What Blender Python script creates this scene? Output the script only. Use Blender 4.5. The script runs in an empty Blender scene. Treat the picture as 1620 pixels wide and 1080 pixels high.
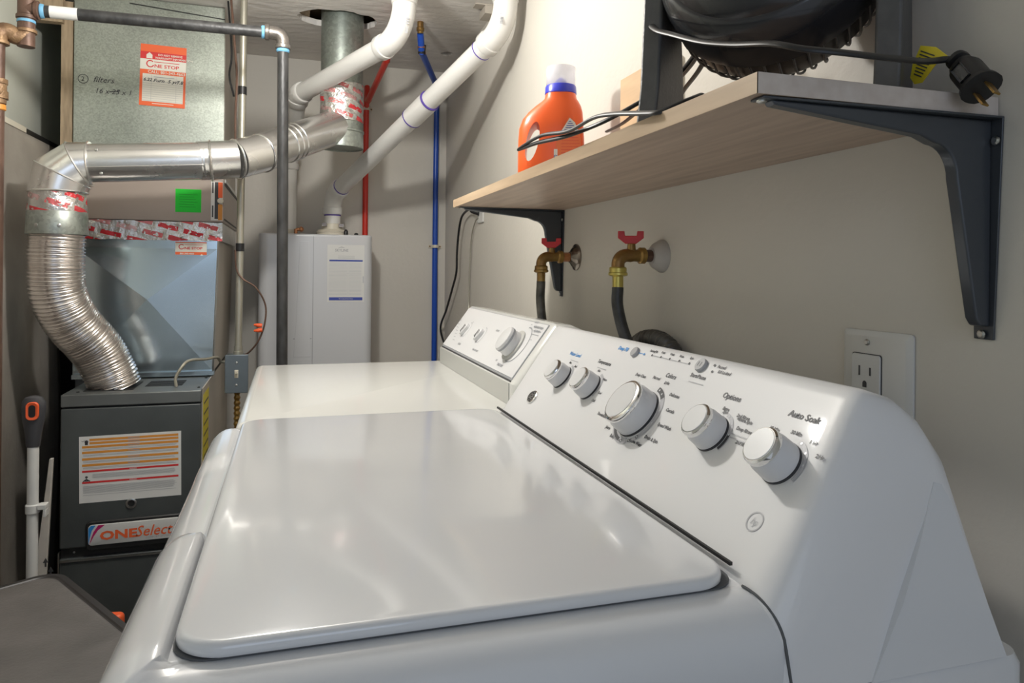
import bpy, bmesh, math, random
from mathutils import Vector, Matrix, noise
random.seed(7)
R = math.radians
PI = math.pi
sc = bpy.context.scene
COL = sc.collection

# ------------------------------------------------------------------ camera
FOC, CX, CY, YAW, ROLL, H = 1130.0, 810.0, 428.7, R(17.2), R(0.6), 1.18
_F = Vector((math.sin(YAW), math.cos(YAW), 0)); _R0 = Vector((math.cos(YAW), -math.sin(YAW), 0)); _Z = Vector((0, 0, 1))
_RR = _R0 * math.cos(ROLL) + _Z * math.sin(ROLL); _UU = _Z * math.cos(ROLL) - _R0 * math.sin(ROLL)
cam_d = bpy.data.cameras.new('camera'); cam = bpy.data.objects.new('camera', cam_d); COL.objects.link(cam)
cam_d.sensor_width = 36; cam_d.lens = 36 * FOC / 1620; cam_d.clip_start = 0.02
cam_d.shift_y = -(540 - CY) / 1620
cam.matrix_world = Matrix.Translation((0, 0, H)) @ Matrix((_RR, _UU, -_F)).transposed().to_4x4()
sc.camera = cam
# ------------------------------------------------------------------ world, lights, exposure
w = bpy.data.worlds.new('world'); sc.world = w; w.use_nodes = True
w.node_tree.nodes['Background'].inputs[0].default_value = (0.86, 0.92, 1.0, 1)
w.node_tree.nodes['Background'].inputs[1].default_value = 0.42
sc.view_settings.view_transform = 'Standard'; sc.view_settings.look = 'None'
sc.view_settings.exposure = 0.06; sc.view_settings.gamma = 1; sc.view_settings.use_curve_mapping = False


def light(name, kind, loc, energy, color, size=0.1, target=None, sizey=None):
    l = bpy.data.lights.new(name, kind); l.energy = energy; l.color = color
    if kind == 'AREA':
        l.size = size
        if sizey: l.shape = 'RECTANGLE'; l.size_y = sizey
    else:
        l.shadow_soft_size = size
    o = bpy.data.objects.new(name, l); COL.objects.link(o); o.location = loc
    if target: o.rotation_euler = (Vector(target) - Vector(loc)).to_track_quat('-Z', 'Y').to_euler()
    return o


light('ceiling_bulb', 'POINT', (-0.03, 1.49, 1.86), 22.5, (1.0, 0.975, 0.925), 0.035)
light('doorway_daylight', 'AREA', (-0.15, -1.5, 1.80), 5.0, (0.62, 0.76, 1.0), 1.0, (0.35, 0.8, 1.15), 1.0)


# ------------------------------------------------------------------ pixel measure -> point at a chosen plane
def ray(u, v): return _F + _RR * ((u - CX) / FOC) - _UU * ((v - CY) / FOC)
def PX(u, v, x): d = ray(u, v); return Vector((0, 0, H)) + d * (x / d.x)
def PY(u, v, y): d = ray(u, v); return Vector((0, 0, H)) + d * (y / d.y)


# ------------------------------------------------------------------ materials
MATS = {}
def mat(name, col, rough=0.5, metal=0.0, nscale=0, namt=0.0, bump=0.0, bscale=60, coat=0.0, col2=None, spec=None, stretch=None, detail=4, rvar=0.0):
    m = bpy.data.materials.new(name); m.use_nodes = True; nt = m.node_tree; N = nt.nodes; L = nt.links
    b = N['Principled BSDF']
    b.inputs['Base Color'].default_value = (*col, 1); b.inputs['Roughness'].default_value = rough; b.inputs['Metallic'].default_value = metal
    if coat: b.inputs['Coat Weight'].default_value = coat; b.inputs['Coat Roughness'].default_value = 0.06
    if spec is not None: b.inputs['Specular IOR Level'].default_value = spec
    tc = N.new('ShaderNodeTexCoord'); mp = N.new('ShaderNodeMapping'); L.new(tc.outputs['Object'], mp.inputs[0])
    if stretch: mp.inputs['Scale'].default_value = stretch
    if not nscale: nscale = 8; namt = namt or 0.03
    n = N.new('ShaderNodeTexNoise'); n.inputs['Scale'].default_value = nscale; n.inputs['Detail'].default_value = detail
    L.new(mp.outputs[0], n.inputs['Vector'])
    r = N.new('ShaderNodeValToRGB'); r.color_ramp.elements[0].position = 0.3; r.color_ramp.elements[1].position = 0.7
    c2 = col2 or tuple(max(0, c * (1 - namt)) for c in col)
    r.color_ramp.elements[0].color = (*c2, 1); r.color_ramp.elements[1].color = (*col, 1)
    L.new(n.outputs[0], r.inputs[0]); L.new(r.outputs[0], b.inputs['Base Color'])
    if rvar:
        mr = N.new('ShaderNodeMapRange'); mr.inputs[3].default_value = max(0.02, rough - rvar); mr.inputs[4].default_value = rough + rvar
        L.new(n.outputs[0], mr.inputs[0]); L.new(mr.outputs[0], b.inputs['Roughness'])
    if bump:
        n2 = N.new('ShaderNodeTexNoise'); n2.inputs['Scale'].default_value = bscale; n2.inputs['Detail'].default_value = 5
        L.new(mp.outputs[0], n2.inputs['Vector'])
        bp = N.new('ShaderNodeBump'); bp.inputs['Strength'].default_value = bump; bp.inputs['Distance'].default_value = 0.01
        L.new(n2.outputs[0], bp.inputs['Height']); L.new(bp.outputs[0], b.inputs['Normal'])
    MATS[name] = m
    return m


def galv(name, c1, c2, rough, scale=90):
    m = mat(name, c1, rough, 0.75, nscale=4, col2=c2, rvar=0.08)
    nt = m.node_tree; N = nt.nodes; L = nt.links; b = N['Principled BSDF']
    v = N.new('ShaderNodeTexVoronoi'); v.inputs['Scale'].default_value = scale
    tc = [x for x in N if x.type == 'TEX_COORD'][0]; L.new(tc.outputs['Object'], v.inputs['Vector'])
    mx = N.new('ShaderNodeMixRGB'); mx.blend_type = 'MULTIPLY'; mx.inputs[0].default_value = 0.55
    cr = N.new('ShaderNodeValToRGB'); cr.color_ramp.elements[0].color = (0.55, 0.55, 0.55, 1); cr.color_ramp.elements[1].color = (1, 1, 1, 1)
    sx = N.new('ShaderNodeSeparateColor'); L.new(v.outputs['Color'], sx.inputs[0]); L.new(sx.outputs[0], cr.inputs[0])
    ramp = [x for x in N if x.type == 'VALTORGB'][0]
    L.new(ramp.outputs[0], mx.inputs[1]); L.new(cr.outputs[0], mx.inputs[2]); L.new(mx.outputs[0], b.inputs['Base Color'])
    return m


M = dict(
    wall=mat('painted_drywall', (0.62, 0.59, 0.53), 0.55, nscale=3, namt=0.06, bump=0.08, bscale=60),
    wall_left=mat('grey_green_drywall', (0.62, 0.64, 0.57), 0.6, nscale=3, namt=0.08, bump=0.08),
    ceil=mat('textured_ceiling', (0.78, 0.75, 0.71), 0.8, nscale=5, namt=0.1, bump=0.45, bscale=14, stretch=(1, 2.5, 1)),
    floor=mat('concrete_floor', (0.23, 0.22, 0.21), 0.7, nscale=6, namt=0.3, bump=0.2),
    wood_rough=mat('rough_lumber', (0.46, 0.35, 0.23), 0.8, nscale=12, namt=0.4, stretch=(8, 8, 1)),
    dark=mat('gap_shade_black', (0.01, 0.01, 0.01), 0.9),
    enamel=mat('white_enamel', (0.69, 0.70, 0.715), 0.16, nscale=3, namt=0.02, coat=0.5, rvar=0.05),
    enamel2=mat('white_plastic_console', (0.73, 0.73, 0.735), 0.42, nscale=3, namt=0.02, coat=0.25, spec=0.3),
    dryer=mat('dryer_enamel', (0.72, 0.72, 0.69), 0.2, nscale=3, namt=0.03, coat=0.4),
    dryer_strip=mat('dryer_grey_strip', (0.52, 0.52, 0.49), 0.35),
    knob=mat('knob_plastic', (0.66, 0.66, 0.67), 0.28),
    knob_face=mat('knob_face', (0.68, 0.68, 0.68), 0.35),
    chrome=mat('chrome', (0.80, 0.80, 0.80), 0.07, 1.0),
    gray_btn=mat('grey_button', (0.40, 0.40, 0.41), 0.35),
    gray_ring=mat('dial_grey_print', (0.46, 0.46, 0.48), 0.4),
    ink=mat('black_ink', (0.05, 0.05, 0.055), 0.5),
    ink_lt=mat('grey_ink', (0.33, 0.34, 0.36), 0.5),
    ink_blue=mat('blue_ink', (0.03, 0.25, 0.62), 0.5),
    ink_dkblue=mat('dark_blue_ink', (0.04, 0.07, 0.35), 0.5),
    galv=galv('galvanised_spangle', (0.47, 0.50, 0.44), (0.33, 0.36, 0.31), 0.40, 260),
    galv_blue=mat('smooth_galvanised', (0.50, 0.59, 0.64), 0.17, 0.9, nscale=2.5, namt=0.15, rvar=0.07),
    galv_flue=galv('flue_galvanised', (0.42, 0.45, 0.41), (0.30, 0.34, 0.31), 0.38, 120),
    galv_side=mat('dull_sheet_metal', (0.55, 0.50, 0.43), 0.5, 0.1, nscale=5, namt=0.25, stretch=(1, 1, 0.2)),
    alum=mat('bright_aluminium', (0.84, 0.83, 0.81), 0.26, 0.95, nscale=6, namt=0.12, bump=0.05, bscale=25, rvar=0.1),
    flex=mat('flex_aluminium', (0.84, 0.80, 0.77), 0.24, 0.95, nscale=10, namt=0.1),
    tan=mat('tan_enamel', (0.37, 0.31, 0.27), 0.4, nscale=4, namt=0.08),
    furnace=mat('furnace_grey', (0.095, 0.105, 0.105), 0.38, 0.25, nscale=6, namt=0.35, bump=0.03, bscale=200),
    furnace_top=mat('furnace_top_grey', (0.17, 0.18, 0.175), 0.4, 0.4, nscale=6, namt=0.25),
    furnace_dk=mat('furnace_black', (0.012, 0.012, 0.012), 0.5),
    steel=mat('zinc_steel', (0.55, 0.55, 0.53), 0.3, 1.0),
    conduit=mat('conduit_steel', (0.50, 0.48, 0.40), 0.35, 0.7, nscale=10, namt=0.2, stretch=(1, 1, 0.3)),
    boxgrey=mat('switch_box_grey', (0.16, 0.19, 0.21), 0.35, 0.5),
    black_pipe=mat('black_iron_pipe', (0.016, 0.016, 0.016), 0.45, 0.0, nscale=60, col2=(0.045, 0.045, 0.045), bump=0.15, bscale=90, stretch=(1, 1, 0.4)),
    brown_pipe=mat('rusty_brown_pipe', (0.15, 0.085, 0.06), 0.5, 0.3, nscale=20, col2=(0.09, 0.05, 0.035), bump=0.2),
    brown_fit=mat('tan_iron_fitting', (0.33, 0.21, 0.11), 0.5, 0.4, nscale=30, col2=(0.16, 0.09, 0.05), bump=0.4),
    grey_fit=mat('grey_iron_elbow', (0.22, 0.20, 0.18), 0.35, 0.7, nscale=30, namt=0.3, bump=0.2),
    sealant=mat('blue_thread_sealant', (0.14, 0.36, 0.55), 0.6),
    pvc=mat('white_pvc', (0.72, 0.71, 0.68), 0.28, nscale=5, namt=0.05),
    primer=mat('purple_primer', (0.10, 0.06, 0.34), 0.5),
    red_pex=mat('red_pex', (0.62, 0.03, 0.015), 0.3),
    blue_pex=mat('blue_pex', (0.01, 0.07, 0.42), 0.3),
    copper=mat('copper', (0.55, 0.25, 0.12), 0.35, 0.9),
    brass=mat('aged_brass', (0.42, 0.27, 0.08), 0.35, 0.85, nscale=30, col2=(0.22, 0.12, 0.05), bump=0.2),
    brass_y=mat('yellow_brass', (0.60, 0.50, 0.14), 0.3, 0.85),
    red_h=mat('red_handle', (0.55, 0.015, 0.015), 0.35),
    hose=mat('black_rubber_hose', (0.018, 0.018, 0.018), 0.4, nscale=60, col2=(0.05, 0.05, 0.05)),
    hose_w=mat('worn_hose', (0.03, 0.028, 0.025), 0.4, nscale=50, col2=(0.13, 0.12, 0.10)),
    esc_white=mat('white_escutcheon', (0.55, 0.52, 0.48), 0.5, nscale=20, namt=0.2),
    esc_metal=mat('tarnished_chrome', (0.35, 0.32, 0.29), 0.25, 0.9, nscale=30, col2=(0.13, 0.10, 0.08)),
    heater=mat('heater_white', (0.58, 0.59, 0.61), 0.3, nscale=2, namt=0.03, coat=0.2),
    cream=mat('cream_flange', (0.66, 0.61, 0.50), 0.4),
    paper=mat('white_paper', (0.68, 0.68, 0.66), 0.5),
    paper_w=mat('cream_paper', (0.72, 0.70, 0.62), 0.5),
    orange=mat('orange_print', (0.80, 0.13, 0.035), 0.5),
    orange2=mat('amber_print', (0.66, 0.27, 0.04), 0.5),
    redp=mat('red_print', (0.62, 0.03, 0.03), 0.5),
    green=mat('green_sticker', (0.0, 0.52, 0.02), 0.5),
    yellow=mat('yellow_sticker', (0.72, 0.60, 0.03), 0.5),
    laminate=None, laminate_e=None,
    bracket=mat('black_bracket_paint', (0.07, 0.078, 0.09), 0.28, 0.35),
    fan_black=mat('fan_black_gloss', (0.02, 0.021, 0.025), 0.22, coat=0.4),
    fan_grey=mat('fan_grey_plastic', (0.085, 0.085, 0.085), 0.42, nscale=60, namt=0.2, bump=0.1, bscale=300),
    cord=mat('black_cord', (0.010, 0.010, 0.011), 0.42),
    bottle=mat('orange_hdpe', (0.88, 0.13, 0.025), 0.32),
    bluecap=mat('blue_cap', (0.04, 0.05, 0.55), 0.3),
    board=mat('light_board', (0.66, 0.47, 0.29), 0.5, nscale=10, namt=0.15, stretch=(1, 1, 6)),
    fabric=mat('grey_fabric', (0.42, 0.385, 0.335), 0.75, nscale=3, col2=(0.24, 0.215, 0.185), bump=0.2, bscale=40),
    bin=mat('charcoal_lid_plastic', (0.085, 0.08, 0.075), 0.45, nscale=12, col2=(0.13, 0.12, 0.115), bump=0.1, bscale=200),
    bin_e=mat('black_lid_rim', (0.025, 0.023, 0.023), 0.4),
    white_pl=mat('white_plastic', (0.62, 0.62, 0.60), 0.35),
    mop_dark=mat('charcoal_grip', (0.045, 0.045, 0.05), 0.55),
    mop_or=mat('orange_grip', (0.85, 0.12, 0.03), 0.45),
    foil=None, clear=None,
)


def make_foil():
    m = mat('printed_foil_tape', (0.78, 0.77, 0.74), 0.25, 0.85, nscale=14, namt=0.3, bump=1.0, bscale=35)
    nt = m.node_tree; N = nt.nodes; L = nt.links; b = N['Principled BSDF']
    tc = [x for x in N if x.type == 'TEX_COORD'][0]
    mp = N.new('ShaderNodeMapping'); L.new(tc.outputs['UV'], mp.inputs[0])
    mp.inputs['Rotation'].default_value = (0, 0, R(14)); mp.inputs['Scale'].default_value = (1, 1, 1)
    br = N.new('ShaderNodeTexBrick'); L.new(mp.outputs[0], br.inputs[0])
    br.inputs['Color1'].default_value = (1, 1, 1, 1); br.inputs['Color2'].default_value = (0, 0, 0, 1); br.inputs['Mortar'].default_value = (0, 0, 0, 1)
    br.inputs['Scale'].default_value = 1; br.inputs['Brick Width'].default_value = 0.072; br.inputs['Row Height'].default_value = 0.030
    br.inputs['Mortar Size'].default_value = 0.0085; br.inputs['Bias'].default_value = -0.25
    nz = N.new('ShaderNodeTexNoise'); nz.inputs['Scale'].default_value = 90; L.new(tc.outputs['UV'], nz.inputs[0])
    mu = N.new('ShaderNodeMath'); mu.operation = 'MULTIPLY'; L.new(br.outputs[0], mu.inputs[0])
    gt = N.new('ShaderNodeMath'); gt.operation = 'GREATER_THAN'; gt.inputs[1].default_value = 0.40; L.new(nz.outputs[0], gt.inputs[0]); L.new(gt.outputs[0], mu.inputs[1])
    mx = N.new('ShaderNodeMixRGB'); mx.inputs[2].default_value = (0.62, 0.03, 0.04, 1)
    ramp = [x for x in N if x.type == 'VALTORGB'][0]
    L.new(ramp.outputs[0], mx.inputs[1]); L.new(mu.outputs[0], mx.inputs[0]); L.new(mx.outputs[0], b.inputs['Base Color'])
    im = N.new('ShaderNodeMath'); im.operation = 'MULTIPLY_ADD'; im.inputs[1].default_value = -0.6; im.inputs[2].default_value = 0.85
    L.new(mu.outputs[0], im.inputs[0]); L.new(im.outputs[0], b.inputs['Metallic'])
    return m


def make_wood(name, c1, c2, scale):
    m = mat(name, c1, 0.42, nscale=scale, col2=c2, stretch=(14, 1.0, 14), detail=8)
    return m


M['foil'] = make_foil()
M['laminate'] = make_wood('oak_laminate_underside', (0.50, 0.39, 0.30), (0.33, 0.24, 0.18), 4)
M['laminate_e'] = make_wood('oak_laminate_edge', (0.66, 0.50, 0.34), (0.48, 0.34, 0.22), 4)
_c = bpy.data.materials.new('clear_plastic'); _c.use_nodes = True
_b = _c.node_tree.nodes['Principled BSDF']; _b.inputs['Base Color'].default_value = (0.93, 0.94, 1, 1); _b.inputs['Roughness'].default_value = 0.12
_b.inputs['Alpha'].default_value = 0.30; M['clear'] = _c

# ------------------------------------------------------------------ object helpers
ORG = {}
def new_bm(): return bmesh.new()


def thing(name, label, cat, loc, group=None, kind=None):
    o = bpy.data.objects.new(name, None); COL.objects.link(o); o.location = loc; o.empty_display_size = 0.05
    ORG[o.name] = Vector(loc); o['label'] = label; o['category'] = cat
    if group: o['group'] = group
    return o


def obj(name, bm, m, parent=None, label=None, cat=None, group=None, kind=None, smooth=True, angle=35, bevel=0, weighted=False):
    """bm is in world coordinates; the origin is put at the base centre of the mesh."""
    me = bpy.data.meshes.new(name)
    bmesh.ops.recalc_face_normals(bm, faces=bm.faces)
    bm.to_mesh(me); bm.free()
    vs = [v.co for v in me.vertices]
    lo = Vector([min(v[i] for v in vs) for i in range(3)]); hi = Vector([max(v[i] for v in vs) for i in range(3)])
    org = Vector(((lo.x + hi.x) / 2, (lo.y + hi.y) / 2, lo.z))
    me.transform(Matrix.Translation(-org))
    if smooth:
        me.polygons.foreach_set('use_smooth', [True] * len(me.polygons))
        try: me.set_sharp_from_angle(angle=R(angle))
        except Exception: pass
    me.materials.append(M[m] if isinstance(m, str) else m)
    o = bpy.data.objects.new(name, me); COL.objects.link(o)
    ORG[o.name] = org
    if parent is not None:
        o.parent = parent; o.location = org - ORG[parent.name]
    else:
        o.location = org
    if label: o['label'] = label
    if cat: o['category'] = cat
    if group: o['group'] = group
    if kind: o['kind'] = kind
    if bevel:
        md = o.modifiers.new('bevel', 'BEVEL'); md.width = bevel; md.segments = 3; md.limit_method = 'ANGLE'; md.angle_limit = R(40)
        md.harden_normals = False
    return o


def struct(name, bm, m, parent=None, **k):
    return obj(name, bm, m, parent, kind='structure', **k)


def frame(o, ex, ey):
    ex = Vector(ex).normalized(); ey = Vector(ey); ey = (ey - ex * ey.dot(ex)).normalized(); ez = ex.cross(ey)
    m = Matrix((ex, ey, ez)).transposed().to_4x4(); m.translation = Vector(o)
    return m


def box(bm, x0, x1, y0, y1, z0, z1, mx=None):
    vs = [bm.verts.new((x, y, z)) for z in (z0, z1) for (x, y) in ((x0, y0), (x1, y0), (x1, y1), (x0, y1))]
    if mx is not None:
        for v in vs: v.co = mx @ v.co
    for f in ((0, 3, 2, 1), (4, 5, 6, 7), (0, 1, 5, 4), (1, 2, 6, 5), (2, 3, 7, 6), (3, 0, 4, 7)):
        bm.faces.new([vs[i] for i in f])
    return vs


def basis(d):
    d = d.normalized(); a = Vector((0, 0, 1)) if abs(d.z) < 0.9 else Vector((1, 0, 0))
    u = d.cross(a).normalized(); return u, d.cross(u).normalized()


def cyl(bm, p0, p1, r0, r1=None, seg=24, caps=True):
    p0 = Vector(p0); p1 = Vector(p1); r1 = r0 if r1 is None else r1
    u, v = basis(p1 - p0); A = []; B = []
    for i in range(seg):
        a = 2 * PI * i / seg; d = u * math.cos(a) + v * math.sin(a)
        A.append(bm.verts.new(p0 + d * r0)); B.append(bm.verts.new(p1 + d * r1))
    for i in range(seg):
        j = (i + 1) % seg; bm.faces.new((A[i], A[j], B[j], B[i]))
    if caps: bm.faces.new(A[::-1]); bm.faces.new(B)


def lathe(bm, origin, axis, prof, seg=32, caps=True):
    """prof: (distance along axis, radius)"""
    origin = Vector(origin); axis = Vector(axis).normalized(); u, v = basis(axis); rings = []
    for (t, r) in prof:
        rings.append([bm.verts.new(origin + axis * t + (u * math.cos(2 * PI * i / seg) + v * math.sin(2 * PI * i / seg)) * max(r, 1e-5)) for i in range(seg)])
    for a, b in zip(rings, rings[1:]):
        for i in range(seg):
            j = (i + 1) % seg; bm.faces.new((a[i], a[j], b[j], b[i]))
    if caps: bm.faces.new(rings[0][::-1]); bm.faces.new(rings[-1])


def smooth_path(pts, n=8):
    pts = [Vector(p) for p in pts]
    if len(pts) < 3: return pts
    P = [2 * pts[0] - pts[1]] + pts + [2 * pts[-1] - pts[-2]]; out = []
    for i in range(1, len(P) - 2):
        a, b, c, d = P[i - 1], P[i], P[i + 1], P[i + 2]
        for k in range(n):
            t = k / n
            out.append(0.5 * ((2 * b) + (c - a) * t + (2 * a - 5 * b + 4 * c - d) * t * t + (3 * b - a - 3 * c + d) * t ** 3))
    out.append(pts[-1]); return out


def tube(bm, pts, r, seg=16, caps=True, sect=None, uv=False):
    """sweep a circle (or r(i) radius list) along pts"""
    pts = [Vector(p) for p in pts]; n = len(pts)
    T = [(pts[min(i + 1, n - 1)] - pts[max(i - 1, 0)]).normalized() for i in range(n)]
    u, _ = basis(T[0]); rings = []
    acc = 0; L = [0]
    for i in range(1, n): L.append(L[-1] + (pts[i] - pts[i - 1]).length)
    for i in range(n):
        if i: u = (u - T[i] * u.dot(T[i])).normalized()
        v = T[i].cross(u); rr = r[i] if isinstance(r, (list, tuple)) else r
        if sect: rings.append([bm.verts.new(pts[i] + u * x + v * y) for x, y in sect])
        else: rings.append([bm.verts.new(pts[i] + (u * math.cos(2 * PI * k / seg) + v * math.sin(2 * PI * k / seg)) * rr) for k in range(seg)])
    m = len(rings[0]); lay = bm.loops.layers.uv.verify() if uv else None
    for i in range(n - 1):
        for k in range(m):
            j = (k + 1) % m
            f = bm.faces.new((rings[i][k], rings[i][j], rings[i + 1][j], rings[i + 1][k]))
            if uv:
                rr = r[i] if isinstance(r, (list, tuple)) else r
                c = [(k, i), (k + 1, i), (k + 1, i + 1), (k, i + 1)]
                for lp, (a, b) in zip(f.loops, c): lp[lay].uv = (a / m * 2 * PI * rr, L[b])
    if caps and m > 2: bm.faces.new(rings[0][::-1]); bm.faces.new(rings[-1])
    return rings


def bend(p0, p1, p2, rad, n=10):
    """points of a rounded corner p0-p1-p2"""
    p0, p1, p2 = Vector(p0), Vector(p1), Vector(p2)
    a = (p0 - p1).normalized(); b = (p2 - p1).normalized(); th = a.angle(b); t = rad / math.tan(th / 2)
    s = p1 + a * t; e = p1 + b * t; c = p1 + (a + b).normalized() * (rad / math.sin(th / 2)); out = []
    va = s - c; ax = va.cross(e - c).normalized(); tot = va.angle(e - c)
    for i in range(n + 1): out.append(c + Matrix.Rotation(tot * i / n, 3, ax) @ va)
    return out


def extrude_poly(bm, pts, mx, h):
    """pts 2D in local xy of mx, extruded 0..h along local z"""
    A = [bm.verts.new(mx @ Vector((x, y, 0))) for x, y in pts]; B = [bm.verts.new(mx @ Vector((x, y, h))) for x, y in pts]
    n = len(pts)
    for i in range(n):
        j = (i + 1) % n; bm.faces.new((A[i], A[j], B[j], B[i]))
    bm.faces.new(A[::-1]); bm.faces.new(B)


def rrect(x0, x1, y0, y1, r, n=6, m=1):
    pts = []
    cs = [((x1 - r, y0 + r), -90), ((x1 - r, y1 - r), 0), ((x0 + r, y1 - r), 90), ((x0 + r, y0 + r), 180)]
    for (c, a0) in cs:
        for i in range(n + 1):
            a = R(a0 + 90 * i / n); pts.append((c[0] + r * math.cos(a), c[1] + r * math.sin(a)))
    if m > 1:
        out = []
        for i, p in enumerate(pts):
            q = pts[(i + 1) % len(pts)]; out.append(p)
            if (i + 1) % (n + 1) == 0:
                for k in range(1, m): out.append((p[0] + (q[0] - p[0]) * k / m, p[1] + (q[1] - p[1]) * k / m))
        pts = out
    return pts


def pillow(bm, x0, x1, y0, y1, rc, prof, n=6, m=1, mx=None, fn=None, close_bottom=True):
    """stack of rounded-rect outlines, prof = [(inset, z)], closed top and bottom"""
    rings = []
    for (s, z) in prof:
        pts = rrect(x0 + s, x1 - s, y0 + s, y1 - s, max(rc - s, 0.002), n, m)
        ring = []
        for x, y in pts:
            p = Vector((x, y, z))
            if fn: p = fn(p)
            if mx is not None: p = mx @ p
            ring.append(bm.verts.new(p))
        rings.append(ring)
    k = len(rings[0])
    for a, b in zip(rings, rings[1:]):
        for i in range(k):
            j = (i + 1) % k; bm.faces.new((a[i], a[j], b[j], b[i]))
    if close_bottom: bm.faces.new(rings[0][::-1])
    bm.faces.new(rings[-1])
    return rings


def fillet(r, z, n=6, s0=0.0):
    return [(s0 + r * (1 - math.cos(PI / 2 * i / n)), z - r + r * math.sin(PI / 2 * i / n)) for i in range(n + 1)]


def rect(bm, mx, x0, x1, y0, y1, z=0.0):
    vs = [bm.verts.new(mx @ Vector(p)) for p in ((x0, y0, z), (x1, y0, z), (x1, y1, z), (x0, y1, z))]
    bm.faces.new(vs)


def poly(bm, mx, pts, z=0.0):
    bm.faces.new([bm.verts.new(mx @ Vector((x, y, z))) for x, y in pts])


def ring2d(bm, mx, cx, cy, r0, r1, z=0.0, a0=0, a1=360, n=28, ax=1.0):
    A = []; B = []
    for i in range(n + 1):
        a = R(a0 + (a1 - a0) * i / n); c, s = math.cos(a), math.sin(a)
        A.append(bm.verts.new(mx @ Vector((cx + r0 * c * ax, cy + r0 * s, z)))); B.append(bm.verts.new(mx @ Vector((cx + r1 * c * ax, cy + r1 * s, z))))
    for i in range(n): bm.faces.new((A[i], A[i + 1], B[i + 1], B[i]))


def disc2d(bm, mx, cx, cy, r, z=0.0, n=14, ax=1.0):
    poly(bm, mx, [(cx + r * ax * math.cos(2 * PI * i / n), cy + r * math.sin(2 * PI * i / n)) for i in range(n)], z)


def text(bm, mx, s, x, y, size, align='LEFT', bold=0.0, shear=0.0, z=0.0, rot=0.0, sx=1.0):
    cu = bpy.data.curves.new('t', 'FONT'); cu.body = s; cu.size = size; cu.align_x = align; cu.resolution_u = 2
    cu.offset = bold; cu.shear = shear
    o = bpy.data.objects.new('t', cu); COL.objects.link(o)
    me = bpy.data.meshes.new_from_object(o)
    loc = mx @ Matrix.Translation((x, y, z)) @ Matrix.Rotation(R(rot), 4, 'Z') @ Matrix.Diagonal((sx, 1, 1, 1))
    me.transform(loc); bm.from_mesh(me)
    bpy.data.meshes.remove(me); bpy.data.objects.remove(o); bpy.data.curves.remove(cu)


def flat(name, bm, m, parent, label=None):
    """printed layer: keep its winding"""
    seen = set(); isl = 0; bm.verts.ensure_lookup_table()
    for v in bm.verts:
        if v in seen: continue
        isl += 1; st_ = [v]; seen.add(v)
        while st_:
            for e_ in st_.pop().link_edges:
                for q in e_.verts:
                    if q not in seen: seen.add(q); st_.append(q)
    me = bpy.data.meshes.new(name); bm.to_mesh(me); bm.free()
    vs = [v.co for v in me.vertices]
    org = Vector([(min(v[i] for v in vs) + max(v[i] for v in vs)) / 2 for i in range(3)])
    me.transform(Matrix.Translation(-org)); me.materials.append(M[m])
    o = bpy.data.objects.new(name, me); COL.objects.link(o); ORG[o.name] = org; o.parent = parent; o.location = org - ORG[parent.name]
    if label: o['label'] = label
    if isl > 1: o['kind'] = 'stuff'
    return o


XW, YB, ZC, XL = 0.62, 2.96, 2.012, -0.76
# ================================================================== room
bm = new_bm(); box(bm, -0.9, 0.72, -0.6, 3.08, -0.06, 0.0); struct('floor', bm, 'floor', smooth=False)
bm = new_bm(); box(bm, XW, XW + 0.1, -0.6, YB + 0.1, 0, ZC + 0.1); struct('wall_right', bm, 'wall', smooth=False)
bm = new_bm(); box(bm, XL - 0.1, XW, YB, YB + 0.1, 0, ZC + 0.1); struct('wall_back', bm, 'wall', smooth=False)
bm = new_bm(); box(bm, XL - 0.1, XL, -0.6, YB, 0, ZC + 0.1); struct('wall_left', bm, 'wall_left', smooth=False)


# ceiling: slab with a ragged hole round the flue and a small one near the corner
def holed_slab(bm, x0, x1, y0, y1, z0, z1, holes):
    import mathutils.geometry as g
    vs = [Vector((x0, y0)), Vector((x1, y0)), Vector((x1, y1)), Vector((x0, y1))]; es = [(0, 1), (1, 2), (2, 3), (3, 0)]
    hp = []
    for h in holes:
        b = len(vs); vs += [Vector(p) for p in h]; es += [(b + i, b + (i + 1) % len(h)) for i in range(len(h))]; hp.append(h)
    V, Ed, Fc, *_ = g.delaunay_2d_cdt(vs, es, [], 0, 1e-6)

    def inside(p, h):
        c = False; j = len(h) - 1
        for i in range(len(h)):
            if (h[i][1] > p[1]) != (h[j][1] > p[1]) and p[0] < (h[j][0] - h[i][0]) * (p[1] - h[i][1]) / (h[j][1] - h[i][1]) + h[i][0]: c = not c
            j = i
        return c
    bv = [bm.verts.new((v.x, v.y, z0)) for v in V]; tv = [bm.verts.new((v.x, v.y, z1)) for v in V]
    for f in Fc:
        c = sum((V[i] for i in f), Vector((0, 0))) / len(f)
        if any(inside(c, h) for h in hp): continue
        bm.faces.new([bv[i] for i in f][::-1]); bm.faces.new([tv[i] for i in f])
    for h in holes:
        A = [bm.verts.new((p[0], p[1], z0)) for p in h]; B = [bm.verts.new((p[0], p[1], z1)) for p in h]
        for i in range(len(h)): j = (i + 1) % len(h); bm.faces.new((A[i], A[j], B[j], B[i]))
    for (a, b) in (((x0, y0), (x1, y0)), ((x1, y0), (x1, y1)), ((x1, y1), (x0, y1)), ((x0, y1), (x0, y0))):
        bm.faces.new([bm.verts.new((*a, z0)), bm.verts.new((*b, z0)), bm.verts.new((*b, z1)), bm.verts.new((*a, z1))])


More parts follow.
